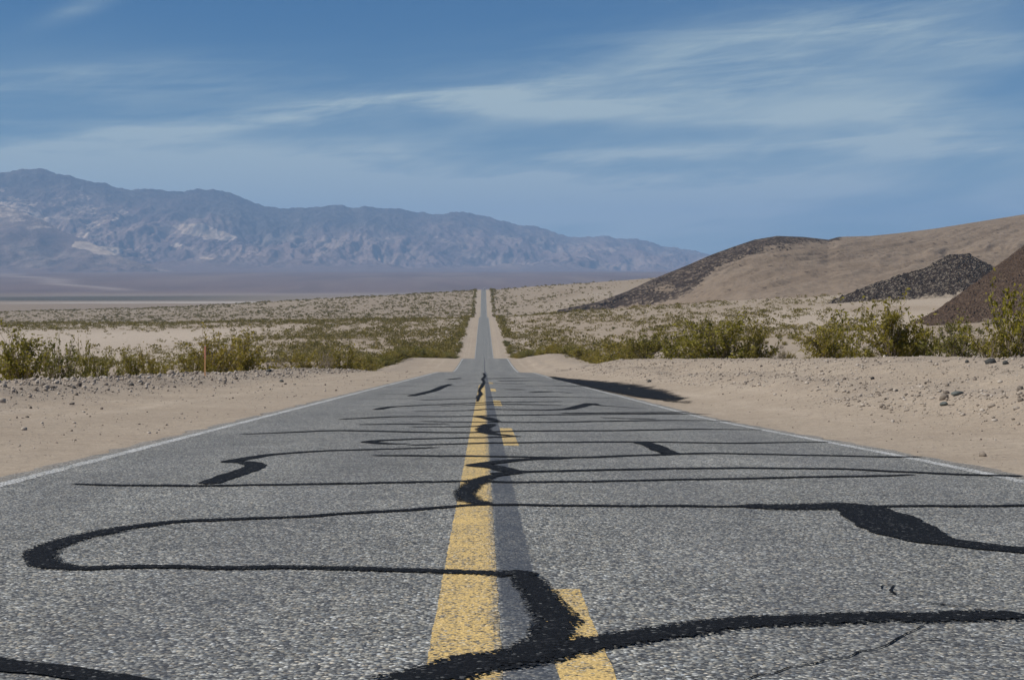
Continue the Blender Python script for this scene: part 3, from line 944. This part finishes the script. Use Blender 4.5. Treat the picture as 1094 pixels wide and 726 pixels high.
# the far range
def disp_m(X, Y, v, U):
    vv = np.clip(v, 0, 1)
    w = sst(vv, 0.16, 0.60) * (1 - vv ** 3)
    wx = X + 420 * fbm(X / 3200, Y / 3200, 3)
    sp = ridged(wx / 1500, Y / 5200, 5, 0.52)
    s2 = ridged(wx / 520 + 7, Y / 1500, 4, 0.55)
    s3 = ridged(wx / 190 + 3, Y / 700, 4, 0.6)
    return w * (400 * (sp - 0.52) + 120 * (s2 - 0.5) + 45 * (s3 - 0.5)) + 34 * fbm(X / 170, Y / 170, 4, 0.6) * sst(vv, 0.2, 0.6)


PALE = [(106, 266, 34, 6, 8, 1.0), (86, 262, 10, 5, 15, 1.0), (205, 245, 34, 8, 8, 0.85), (240, 252, 22, 6, 15, 0.7), (190, 262, 10, 3, 0, 0.55), (222, 276, 10, 1.6, 3, 0.9), (60, 236, 40, 14, 20, 0.30),
        (20, 222, 44, 20, 15, 0.5), (75, 222, 40, 16, 0, 0.42), (95, 245, 30, 5, -35, 0.5), (130, 228, 26, 4, -40, 0.5), (335, 262, 22, 8, 0, 0.35), (480, 255, 24, 7, 0, 0.35), (420, 238, 16, 6, 0, 0.32), (520, 275, 30, 6, 0, 0.35), (600, 268, 18, 6, 0, 0.33), (455, 285, 20, 4, 0, 0.3)]


def attr_m(X, Y, Z, v, U):
    px, py = proj(X, Y, Z)
    m = np.zeros_like(px)
    n = fbm(X / 420, Z / 180, 4)
    for (cx, cy, a, b_, deg, amp) in PALE:
        c, s = math.cos(R(deg)), math.sin(R(deg))
        dx, dy = px - cx, py - cy
        q = ((dx * c + dy * s) / a) ** 2 + ((dy * c - dx * s) / b_) ** 2
        m = np.maximum(m, amp * sst(1.25 - q + 1.8 * n, 0.0, 1.0))
    up = sst(v + 0.25 * fbm(X / 1800, Y / 1800, 3), 0.62, 0.92) * (1 - 0.6 * sst(px, 380, 640))
    fan = 1 - sst(v + 0.16 * fbm(X / 700, Y / 900, 4), 0.18, 0.56)
    return {'mask': m, 'upper': up * 0.78, 'fan': fan}


M['range'] = mat_range()
CREST = [(-700, 215), (-450, 195), (-250, 190), (-120, 186), (0, 184), (14, 183), (26, 181), (38, 179), (48, 181), (60, 185), (76, 188), (92, 193), (112, 196), (128, 201), (140, 203), (152, 201.5), (162, 201), (172, 203), (184, 205), (198, 204), (214, 202), (232, 203), (245, 206), (258, 211), (272, 217), (286, 220.5), (300, 222), (318, 222), (340, 221), (352, 219.5), (362, 219), (374, 222.5), (382, 221.5), (391, 219.5), (400, 222), (406, 223), (414, 221.5), (424, 222.5), (440, 226), (456, 228), (472, 228.5), (484, 226.5), (496, 226.5), (515, 230), (530, 234), (544, 238), (560, 241), (575, 242), (588, 247), (600, 251), (612, 253.5), (628, 253), (640, 251.5), (652, 252.5), (664, 255), (680, 255), (694, 258), (706, 262), (720, 264), (740, 267.5), (760, 272), (790, 279), (840, 290), (900, 300)]
ridge("mountain", [(a, b_, np.interp(a, [-700, 0, 400, 900], [20000, 19500, 21500, 27000])) for a, b_ in [(float(q), float(np.interp(q, [c[0] for c in CREST], [c[1] for c in CREST]) + 1.5 * fbm(q / 13.0, 3.3, 5, 0.6))) for q in np.arange(-700, 901, 2.5)]],
      [(-700, 12500), (0, 12700), (400, 14200), (900, 18500)], 1300, 300, lambda v: 0.08 * v + 0.92 * v ** 2.1, disp_m, M['range'], attr_m, back=0.5, nb=30, sink=20.0)


def attr_f(X, Y, Z, v, U):
    a = attr_m(X, Y, Z, v, U)
    return {'mask': a['mask'], 'upper': 0.2 + 0 * X, 'fan': 1 - sst(v + 0.06 * fbm(X / 500, Y / 600, 4), 0.06, 0.50)}


def disp_f(X, Y, v, U):
    vv = np.clip(v, 0, 1)
    w = sst(vv, 0.05, 0.35) * (1 - vv ** 4)
    return w * (130 * (ridged(X / 800 + 3, Y / 2600, 4, 0.55) - 0.5) + 50 * (ridged(X / 210, Y / 700, 4, 0.6) - 0.5) + 30 * fbm(X / 150, Y / 150, 3))


ridge("mountain", [(-700, 215, 15800), (-300, 208, 15800), (-120, 208, 15800), (-40, 214, 15800), (0, 219, 15700), (24, 226, 15600), (48, 236, 15500), (66, 247, 15300), (90, 256, 15100), (112, 266, 14900), (135, 276, 14600), (160, 284, 14300), (190, 291, 14000)],
      [(-700, 12300), (0, 12300), (190, 13300)], 240, 90, lambda v: 0.12 * v + 0.88 * v ** 1.8, disp_f, M['range'],
      attr_f, back=0.4, sink=20.0)


# ------------------------------------------------------------------ shrubs
def creosote(seed, nst=22, spread=1.0, leaves=2400, leaf=0.040, upright=0.5, sparse=0.0):
    """stems fanning from one root with small leaves along the outer twigs; one metre tall"""
    rg = np.random.default_rng(seed)
    sv, sf, tips = [], [], []
    def tube(P, r0, r1):
        n0 = sum(len(a) for a in sv)
        P = np.array(P)
        k = 4
        for i, p in enumerate(P):
            r = r0 + (r1 - r0) * i / (len(P) - 1)
            ang = np.arange(k) * 2 * np.pi / k
            sv.append(np.stack([p[0] + r * np.cos(ang), p[1] + r * np.sin(ang), np.full(k, p[2])], 1))
        for i in range(len(P) - 1):
            for j in range(k):
                a, b_ = n0 + i * k + j, n0 + i * k + (j + 1) % k
                sf.append((a, b_, b_ + k, a + k))
    for s in range(nst):
        az = rg.uniform(0, 2 * np.pi)
        tilt = (rg.uniform(0.08, 1.05) ** (0.7 + upright)) * spread
        L = rg.uniform(0.72, 1.12) * (1.0 - 0.10 * tilt)
        d = np.array([math.cos(az) * math.sin(tilt), math.sin(az) * math.sin(tilt), math.cos(tilt)])
        p = np.array([rg.normal(0, 0.04), rg.normal(0, 0.04), -0.06])
        pts = [p.copy()]
        for i in range(6):
            d = d + rg.normal(0, 0.13, 3) + np.array([0, 0, 0.04])
            d /= np.linalg.norm(d)
            p = p + d * L / 6
            pts.append(p.copy())
        tube(pts, 0.011, 0.003)
        for b_ in range(rg.integers(6, 10)):
            i = rg.integers(1, 6)
            q = pts[i] + (pts[min(i + 1, 6)] - pts[i]) * rg.uniform(0, 1)
            dd = d + rg.normal(0, 0.60, 3) + np.array([0, 0, 0.2])
            dd /= np.linalg.norm(dd)
            l2 = rg.uniform(0.14, 0.36)
            q2 = [q, q + dd * l2 * 0.5 + rg.normal(0, 0.015, 3), q + dd * l2 + rg.normal(0, 0.03, 3)]
            tube(q2, 0.005, 0.002)
            tips.append((q2[0], q2[2], 1.0))
        tips.append((pts[4], pts[6], 1.5))
    w = np.array([t[2] for t in tips]) * rg.uniform(0.25 if sparse else 0.5, 1.6, len(tips)) ** (1 + 2 * sparse)
    w /= w.sum()
    pick = rg.choice(len(tips), leaves, p=w)
    A = np.array([t[0] for t in tips])[pick]
    B = np.array([t[1] for t in tips])[pick]
    t = rg.uniform(0.05, 1.08, leaves)[:, None]
    c = A + (B - A) * t + rg.normal(0, 0.024, (leaves, 3))
    c[:, 2] = np.maximum(c[:, 2], 0.02)
    n = rg.normal(size=(leaves, 3)) + np.array([0, 0, 0.4])
    n /= np.linalg.norm(n, axis=1)[:, None]
    u = np.cross(n, rg.normal(size=(leaves, 3)))
    u /= np.linalg.norm(u, axis=1)[:, None]
    vv = np.cross(n, u)
    sz = leaf * rg.uniform(0.6, 1.4, (leaves, 1))
    q = np.stack([c - u * sz * 0.75, c - vv * sz * 0.36, c + u * sz * 0.75, c + vv * sz * 0.36], 1).reshape(-1, 3)
    return (np.vstack(sv), np.array(sf)), (q, np.arange(leaves * 4).reshape(-1, 4))


PROTO = {}
for key, kw, lf in (('tall', dict(seed=1, nst=26, spread=0.80, leaves=2864, upright=0.2, sparse=0.5), 'leaf'),
                    ('round', dict(seed=2, nst=34, spread=1.15, leaves=4009, upright=0.1), 'leaf'),
                    ('wide', dict(seed=3, nst=36, spread=1.30, leaves=4200, upright=0.0), 'leaf'),
                    ('spindly', dict(seed=4, nst=14, spread=0.85, leaves=1049, upright=0.3, sparse=0.9), 'leaf'),
                    ('dark', dict(seed=5, nst=34, spread=0.85, leaves=3627, upright=0.3), 'leaf_dark'),
                    ('yellow', dict(seed=6, nst=20, spread=0.75, leaves=1909, upright=0.2, sparse=0.8), 'leaf_yellow'),
                    ('dry', dict(seed=8, nst=30, spread=1.1, leaves=1240, leaf=0.026, upright=0.2), 'leaf_dry'),
                    ('open', dict(seed=9, nst=28, spread=1.0, leaves=2386, upright=0.1, sparse=0.7), 'leaf_dark')):
    (a, b_), (c, d) = creosote(**kw)
    W_ = 2 * np.percentile(np.abs(c[:, :2]), 97)
    H_ = np.percentile(c[:, 2], 99.5)
    PROTO[key] = (W_, H_, mesh_np("stems", a, b_, M['twig'], True), mesh_np("foliage", c, d, M[lf]))


def bush(kind, X, Y, h, width, label, group=None, name="creosote_bush", cat="desert shrub", sink=0.0):
    o = bpy.data.objects.new(name, None)
    COL.objects.link(o)
    o.empty_display_size = 0.2
    o.location = (X, Y, float(H(X, Y)) - sink)
    o.rotation_euler = (0, 0, random.uniform(0, 6.28))
    W_, H_ = PROTO[kind][:2]
    o.scale = (width / W_, width / W_, h / H_)
    tag(o, label, cat, group)
    for nm, me in zip(("stems", "foliage"), PROTO[kind][2:]):
        c = bpy.data.objects.new(nm, me)
        COL.objects.link(c)
        c.parent = o
    return o


def named(kind, px, Xoff, top, wpx, label, **kw):
    """a bush seen at column px with its top at row `top`, standing Xoff metres to the side of the road"""
    d = ray(px, 380)
    Y = Xoff / (d[0] / d[1])
    z = float(H(Xoff, Y))
    h = at(px, top, Y)[2] - z
    return bush(kind, Xoff, Y, max(h, 0.3), wpx / F * Y * 0.98, label, **kw)


NAMED = [
    ('tall', 24, -11.2, 348, 72, "tall airy green bush at the left edge of the picture, behind the gravel bank"),
    ('open', 62, -11.5, 361, 52, "loose dark bush with arching sprigs, second from the left edge behind the bank"),
    ('spindly', 92, -12.0, 358, 26, "spindly bush with one long bare sprig leaning over the pale wash"),
    ('wide', 108, -11.5, 379, 46, "low spreading olive bush right of the spindly one, behind the bank"),
    ('round', 138, -12.5, 374, 36, "low round olive bush halfway between the left edge and the orange post"),
    ('round', 158, -13.0, 372, 26, "small upright olive bush standing a little behind the low row left of the post"),
    ('wide', 172, -11.6, 385, 56, "flat low bush crouching on the bank just left of the orange post"),
    ('tall', 226, -12.6, 352, 52, "leafy green bush directly behind the orange marker post"),
    ('round', 258, -12.4, 355, 62, "biggest bush of the left bank, bushy and full, just right of the orange post"),
    ('wide', 206, -11.4, 377, 46, "low bush whose right side is crossed by the orange marker post"),
    ('dry', 296, -11.5, 376, 44, "half bare greyish bush right of the biggest bush on the left bank"),
    ('wide', 322, -12.0, 374, 46, "mixed green and straw coloured bush between two dry bushes of the left row"),
    ('dry', 343, -11.4, 372, 40, "straw coloured half dry bush in the left row"),
    ('round', 364, -11.6, 370, 44, "full green bush where the left row becomes dense"),
    ('dark', 690, 10.8, 352, 38, "small dark green brush with upright stems on the right bank, beside the largest bush"),
    ('wide', 662, 11.5, 364, 46, "low olive bush left of the dark green brush on the right bank"),
    ('wide', 728, 12.4, 352, 66, "low wide bush filling the gap between the dark brush and the largest right hand bush"),
    ('wide', 772, 11.2, 338, 94, "largest bush of the right bank, broad and yellow green with bare lower twigs"),
    ('round', 806, 12.6, 340, 40, "leafy sprawl at the right side of the largest right hand bush"),
    ('dry', 832, 11.0, 371, 26, "small greyish pink dry shrub alone on the sand right of the largest bush"),
    ('round', 882, 11.0, 345, 60, "rounded bush right of the dry shrub, in front of the boulder ridge"),
    ('spindly', 900, 13.0, 323, 66, "thin leafy sprigs rising behind the rounded bush, against the boulder ridge"),
    ('tall', 950, 11.3, 318, 66, "tallest bush of the right bank with fanning dark stems at its foot"),
    ('tall', 985, 12.3, 338, 50, "loose bush right of the tallest one, under the brown slope"),
    ('open', 1022, 11.6, 341, 62, "pale open bush in front of the foot of the brown slope"),
    ('yellow', 1082, 11.6, 293, 66, "tall yellow green sprigs at the right edge of the picture, against the brown slope"),
    ('spindly', 1060, 11.0, 345, 50, "sparse grey green bush below the yellow sprigs at the right edge"),
]
for k, px, xo, top, w, lab in NAMED:
    named(k, px, xo, top, w, lab)

# rows of bushes that drink the run-off along both shoulders of the far road
for side, grp, lab in ((-1, "bushes lining the left shoulder of the road", "olive bush in the dense row lining the left shoulder of the far road"),
                       (1, "bushes lining the right shoulder of the road", "olive bush in the dense row lining the right shoulder of the far road")):
    Y = 118.0 if side < 0 else 106.0
    while Y < 560:
        X = side * (11.4 - 2.0 * min(1.0, max(0.0, (Y - 130) / 170)) + random.uniform(-0.6, 1.2))
        bush(random.choice(['round', 'wide', 'round', 'dark', 'tall']), X, Y, random.uniform(0.8, 1.9), random.uniform(1.5, 3.2), lab, grp)
        Y += random.uniform(2.8, 8.0) * (1.0 if Y < 250 else 1.7)
n_named = len([o for o in bpy.data.objects if o.name.startswith("creosote_bush")])

# single shrubs scattered on the nearer plain
def plain_ok(X, Y):
    px, py = proj(X, Y, H(X, Y) + 0.6)
    return (px > -25) & (px < 1120)


cand = []
for _ in range(4000):
    Y = math.exp(random.uniform(math.log(75), math.log(640)))
    a = random.uniform(-0.37, 0.42)
    X = a * Y
    if abs(X) < (14.5 if Y < 250 else 11.5) or not plain_ok(X, Y):
        continue
    if X < 0 and Y < 330 and random.random() < 0.9:
        continue
    if X < -60 and Y > 330 and random.random() < 0.8:
        continue
    cand.append((X, Y))
cand = cand[:max(0, 296 - n_named)]
for X, Y in cand:
    s = "left" if X < 0 else "right"
    h = random.uniform(0.5, 1.15)
    kind = random.choice(['round', 'wide', 'dark', 'dry', 'round', 'open'])
    bush(kind, X, Y, h, h * random.uniform(1.3, 2.0), f"small scattered shrub on the open sandy plain {s} of the road", f"scattered shrubs on the plain {s} of the road")


# the thousands of shrubs farther out, one mass
def far_shrubs():
    rg = np.random.default_rng(23)
    n = 76000
    Y = np.exp(rg.uniform(math.log(430), math.log(2350), n))
    a = rg.uniform(-0.39, 0.30, n)
    X = a * Y
    den = np.where(X < 0, 0.95, 0.50 - 0.36 * sst(X, 40, 200))
    den = den * (0.18 + 1.1 * sst(fbm(X / 38, Y / 90, 4), -0.30, 0.35))
    wash = np.exp(-((Y - 690 - 0.25 * (X + 200) - 40 * fbm(X / 90, Y * 0, 3)) / 95) ** 2) * sst(-X, 70, 150)
    w2 = sst(-X, 80, 140) * (1 - sst(Y + 60 * fbm(X / 90, Y / 90, 3), 690, 800))
    den = den * (1 - 0.92 * wash) * (1 - 0.88 * w2)
    den = den * (1 + 0.5 * sst(Y, 1000, 1300) * (X < 0))
    ok = (rg.uniform(0, 1, n) < den) & (np.abs(X) > 11.0)
    X, Y = X[ok], Y[ok]
    # rows along the road and along the edge of the terrace
    ry = np.exp(rg.uniform(math.log(600), math.log(2000), 900))
    rs = np.where(rg.uniform(0, 1, 900) < 0.5, -1, 1)
    X = np.concatenate([X, rs * (9.8 + rg.uniform(-0.6, 1.8, 900)), rg.uniform(-330, -14, 420), rg.uniform(14, 110, 60)])
    Y = np.concatenate([Y, ry, 880 + rg.normal(0, 26, 420), 880 + rg.normal(0, 30, 60)])
    n = len(X)
    Z = H(X, Y)
    h = np.exp(rg.normal(0.02, 0.44, n)) * np.where(np.abs(X) < 15, 1.25, 1.0)
    h = np.clip(h, 0.4, 2.4)
    k = 22
    d = rg.normal(size=(n, k, 3))
    d /= np.linalg.norm(d, axis=2)[:, :, None]
    rad = rg.uniform(0.25, 1.0, (n, k, 1)) ** 0.5
    c = d * rad * np.array([1.05, 1.05, 0.42])
    c[:, :, 2] += 0.42
    c = c * h[:, None, None]
    nn = rg.normal(size=(n, k, 3)) + np.array([0, 0, 0.3])
    nn /= np.linalg.norm(nn, axis=2)[:, :, None]
    u = np.cross(nn, rg.normal(size=(n, k, 3)))
    u /= np.linalg.norm(u, axis=2)[:, :, None]
    v = np.cross(nn, u)
    sz = (0.20 + 0.10 * sst(Y, 700, 1500))[:, None, None] * h[:, None, None] * rg.uniform(0.6, 1.3, (n, k, 1))
    base = np.stack([X, Y, Z], 1)[:, None, :]
    c = c + base
    q = np.stack([c - u * sz, c - v * sz * 0.7, c + u * sz, c + v * sz * 0.7], 2).reshape(-1, 3)
    link("distant_shrubs", mesh_np("distant_shrubs", q, np.arange(len(q)).reshape(-1, 4), M['leaf_far']), kind='stuff')


M['leaf_far'] = mat_leaf("far_leaf", (0.100, 0.090, 0.018), (0.240, 0.195, 0.042), (0.27, 0.21, 0.11))
far_shrubs()


# ------------------------------------------------------------------ stones
def stone_mesh(seed, flat=0.7, sub=1):
    bm = bmesh.new()
    bmesh.ops.create_icosphere(bm, subdivisions=sub, radius=1.0)
    rg = np.random.default_rng(seed)
    planes = rg.normal(size=(9, 3))
    planes /= np.linalg.norm(planes, axis=1)[:, None]
    lim = rg.uniform(0.55, 0.9, 9)
    for v in bm.verts:
        p = np.array(v.co)
        for pl, l in zip(planes, lim):
            d = p @ pl
            if d > l:
                p = p - pl * (d - l)
        v.co = p * np.array([1.0, rg.uniform(0.72, 0.78), flat])
    V = np.array([v.co[:] for v in bm.verts])
    Fc = np.array([[v.index for v in f.verts] for f in bm.faces])
    bm.free()
    return V, Fc


def gravel():
    protos = [stone_mesh(s, random.uniform(0.5, 0.85)) for s in range(10)]
    rg = np.random.default_rng(31)
    n = 52000
    Y = np.exp(rg.uniform(math.log(9), math.log(120), n))
    z = rg.uniform(size=n)
    X = np.where(z < 0.50, -9.7 + rg.normal(0, 1.3, n), np.where(z < 0.68, 9.3 + rg.normal(0, 1.2, n), np.where(z < 0.88, 6.4 + rg.normal(0, 0.75, n) + 0.5 * np.sin(Y / 4), rg.choice([-1, 1], n) * rg.uniform(3.3, 9, n))))
    ok = ((X < EDGE_L - 0.12) | (X > EDGE_R + 0.12)) & (rg.uniform(size=n) < 0.30 + sst(fbm(X / 0.9, Y / 1.6, 3), -0.35, 0.35))
    X, Y = X[ok], Y[ok]
    n = len(X)
    sz = 0.0095 * np.exp(rg.normal(0.25, 0.62, n)) * (1 + Y / 65) * np.where((X > -7.4) & (X < 5.4), 0.5, 1.0)
    sz = np.minimum(sz, 0.085) * np.where(X > 0, 0.72, 1.0)
    Z = H(X, Y) + 0.25 * sz
    ang = rg.uniform(0, 6.283, n)
    V, Fc, base = [], [], 0
    for k, (v, f) in enumerate(protos):
        i = np.arange(k, n, len(protos))
        w = v[None] * sz[i, None, None]
        ca, sa = np.cos(ang[i])[:, None], np.sin(ang[i])[:, None]
        w = np.stack([w[:, :, 0] * ca - w[:, :, 1] * sa + X[i, None], w[:, :, 0] * sa + w[:, :, 1] * ca + Y[i, None], w[:, :, 2] + Z[i, None]], 2)
        V.append(w.reshape(-1, 3))
        Fc.append((f[None] + base + np.arange(len(i))[:, None, None] * len(v)).reshape(-1, 3))
        base += len(i) * len(v)
    V = np.vstack(V)
    link("gravel", mesh_np("gravel", V, np.vstack(Fc), M['rock']), kind='stuff')


gravel()
STONE = [mesh_np("stone", *stone_mesh(100 + i, random.uniform(0.5, 0.85), 1), M['rock']) for i in range(6)]
DARK = [mesh_np("stone", *stone_mesh(200 + i, random.uniform(0.5, 0.8), 1), M['dark_rock']) for i in range(3)]
SLATE = mesh_np("stone", *stone_mesh(300, 0.35, 2), M['slate'])


def stone(me, px, py, wpx, label, group=None):
    """a stone where the sight line through (px, py) meets the ground"""
    d = ray(px, py)
    d = d / d[1]
    Ys = np.linspace(8, 110, 4000)
    below = np.nonzero(CAM_H + d[2] * Ys < H(d[0] * Ys, Ys))[0]
    if not len(below):
        return
    Y = Ys[below[0]]
    X = d[0] * Y
    s = 0.5 * wpx / F * Y
    o = link("stone", me, loc=(X, Y, float(H(X, Y)) + 0.22 * s), label=label, category="stone", group=group)
    o.scale = (s, s, s)
    o.rotation_euler = (random.uniform(-.25, .25), random.uniform(-.25, .25), random.uniform(0, 6.28))


stone(DARK[0], 141, 412, 8, "dark brown angular stone on the left bank, left of the orange post")
stone(DARK[1], 80, 415, 6, "dark stone on the left bank, below the low spreading bush")
stone(STONE[1], 77, 432, 8, "brown stone at the foot of the left bank, lowest of the large ones")
stone(STONE[2], 33, 436, 6, "lone reddish stone on the sand at the far left shoulder")
stone(STONE[3], 29, 446, 6, "small stone lying alone on the left shoulder sand")
stone(STONE[0], 12, 400, 16, "large pale boulder on the crest of the left bank at the picture's edge")
stone(STONE[4], 36, 399, 13, "pale boulder on the crest of the left bank under the loose dark bush")
stone(STONE[5], 143, 398, 12, "pale grey boulder on the left bank's crest, midway to the orange post")
stone(STONE[2], 182, 400, 12, "pale blocky stone on the crest just left of the orange post")
stone(DARK[2], 287, 397, 9, "dark stone under the half bare greyish bush on the left bank")
stone(DARK[1], 301, 408, 7, "dark stone on the sand below the left bank, right of the orange post")
stone(SLATE, 1009, 433, 15, "flat slate grey stone tilted against the right hand rubble")
stone(SLATE, 1023, 422, 16, "long flat grey slab lying on top of the right hand rubble")
stone(STONE[0], 1008, 427, 16, "pale cream stone between the two grey slabs on the right")
stone(DARK[0], 932, 405, 7, "small dark stone on the upper part of the right bank")
stone(DARK[1], 958, 418, 6, "dark stone left of the grey slabs in the right hand rubble")
stone(STONE[4], 951, 417, 8, "pale stone beside a dark one at the left end of the rubble")
stone(STONE[3], 1089, 416, 12, "pale stone on the right bank at the picture's right edge")
stone(DARK[2], 1071, 381, 9, "dark block on top of the right bank, left one of the dark heap")
stone(DARK[0], 1058, 388, 14, "largest dark lump of the dark heap on the right bank")
stone(DARK[1], 1075, 389, 10, "dark lump at the front of the dark heap on the right bank")
stone(DARK[2], 1090, 381, 14, "dark slab on the crest of the right bank at the very edge of the picture")
stone(DARK[0], 1033, 387, 7, "small dark stone left of the dark heap on the right bank")
stone(DARK[1], 694, 408, 7, "black stone on the sand beside the dark asphalt spill")
stone(STONE[5], 1086, 437, 9, "pale stone at the right end of the rubble ridge")
for k in range(60):
    left = random.random() < 0.5
    px = random.uniform(2, 330) if left else random.uniform(905, 1092)
    py = random.uniform(399, 418) if left else random.uniform(416, 444)
    stone(random.choice(STONE), px, py, random.uniform(3, 5.5),
          "fist sized pale stone among the rubble of the " + ("left bank" if left else "low ridge on the right"),
          "pale stones in the rubble of the " + ("left bank" if left else "right ridge"))


# ------------------------------------------------------------------ orange marker post
def box(bm, c, s, rot=None):
    r = bmesh.ops.create_cube(bm, size=1.0)
    for v in r['verts']:
        v.co = Vector((v.co.x * s[0], v.co.y * s[1], v.co.z * s[2]))
        v.co += Vector(c)
    return r['verts']


def bm_link(name, bm, mat, parent, bevel=0.0):
    if bevel:
        bmesh.ops.bevel(bm, geom=list(bm.edges), offset=bevel, segments=2, affect='EDGES')
    me = bpy.data.meshes.new(name)
    bm.to_mesh(me)
    bm.free()
    me.materials.append(mat)
    o = bpy.data.objects.new(name, me)
    COL.objects.link(o)
    o.parent = parent
    return o


def marker_post():
    X = -8.7
    d = ray(219, 400)
    Y = X / (d[0] / d[1])
    z = float(H(X, Y))
    h = at(219, 369.5, Y)[2] - z
    o = bpy.data.objects.new("marker_post", None)
    COL.objects.link(o)
    o.location = (X, Y, z)
    o.rotation_euler = (0, R(0.8), 0.1)
    tag(o, "thin upright orange marker post on the left bank in front of the bushes", "marker post")
    bm = bmesh.new()
    box(bm, (0, 0, h * 0.29 - 0.1), (0.042, 0.014, h * 0.58 + 0.2))
    bm_link("stake", bm, mat_plain("orange_stake", (1.0, 0.55, 0.24), 0.55), o, 0.004)
    bm = bmesh.new()
    box(bm, (0, 0, h * 0.775), (0.052, 0.020, h * 0.43))
    bm_link("sleeve", bm, mat_plain("red_sleeve", (0.98, 0.42, 0.26), 0.45), o, 0.006)
    bm = bmesh.new()
    box(bm, (0, 0, h + 0.005), (0.060, 0.020, 0.03))
    bm_link("cap", bm, mat_plain("pale_cap", (0.75, 0.66, 0.55), 0.5), o, 0.004)


marker_post()


# ------------------------------------------------------------------ far vehicle on the crest
def far_car():
    X, Y = 1.35, 1838.0
    o = bpy.data.objects.new("van", None)
    COL.objects.link(o)
    o.location = (X, Y, float(road_z(X, Y)))
    tag(o, "tiny white van on the far crest of the road", "van")
    white, glass, black, red = mat_plain("van_paint", (0.78, 0.78, 0.76), 0.3, 0, 0.03), mat_plain("van_glass", (0.02, 0.022, 0.025), 0.1, 0, 0.1), mat_plain("tyre_rubber", (0.02, 0.02, 0.02), 0.8), mat_plain("tail_lamp", (0.4, 0.02, 0.02), 0.3)
    prof_ = [(-2.5, 0.45), (-2.55, 1.2), (-2.4, 2.35), (-2.2, 2.55), (0.9, 2.55), (1.5, 2.2), (2.0, 1.45), (2.75, 1.2), (2.85, 0.5)]
    bm = bmesh.new()
    a = [bm.verts.new((-0.98, p, q)) for p, q in prof_]
    b_ = [bm.verts.new((0.98, p, q)) for p, q in prof_]
    bm.faces.new(a)
    bm.faces.new(b_[::-1])
    for i in range(len(prof_)):
        j = (i + 1) % len(prof_)
        bm.faces.new((a[j], a[i], b_[i], b_[j]))
    bmesh.ops.recalc_face_normals(bm, faces=bm.faces)
    bm_link("body", bm, white, o, 0.05)
    bm = bmesh.new()
    box(bm, (0, -2.50, 1.85), (1.55, 0.08, 0.75))
    bm_link("rear_window", bm, glass, o, 0.02)
    for sx in (-1, 1):
        bm = bmesh.new()
        box(bm, (sx * 0.985, 1.1, 1.75), (0.03, 1.0, 0.6))
        bm_link("side_window", bm, glass, o)
        bm = bmesh.new()
        box(bm, (sx * 0.85, -2.545, 1.2), (0.16, 0.06, 0.5))
        bm_link("tail_light", bm, red, o)
        for wy in (-1.6, 1.8):
            bm = bmesh.new()
            bmesh.ops.create_cone(bm, cap_ends=True, segments=20, radius1=0.36, radius2=0.36, depth=0.26, matrix=Matrix.Translation((sx * 0.86, wy, 0.36)) @ Matrix.Rotation(math.pi / 2, 4, 'Y'))
            bm_link("wheel", bm, black, o, 0.02)
    bm = bmesh.new()
    box(bm, (0, -2.6, 0.6), (1.9, 0.18, 0.22))
    bm_link("bumper", bm, black, o, 0.03)


far_car()


# ------------------------------------------------------------------ the air
def haze():
    bm = bmesh.new()
    box(bm, (0, 16500, 690), (64000, 37000, 1780))
    me = bpy.data.meshes.new("haze")
    bm.to_mesh(me)
    bm.free()
    m = bpy.data.materials.new("haze")
    m.use_nodes = True
    N = NT(m.node_tree)
    out = N.n('ShaderNodeOutputMaterial')
    v = N.n('ShaderNodeVolumePrincipled')
    v.inputs['Color'].default_value = HAZE_COL + (1,)
    v.inputs['Density'].default_value = HAZE_DENSITY
    v.inputs['Anisotropy'].default_value = 0.0
    N.link(v.outputs[0], out.inputs['Volume'])
    me.materials.append(m)
    link("haze", me, kind='stuff')


HAZE_DENSITY, HAZE_COL = 4.7e-5, (0.42, 0.66, 0.98)
haze()
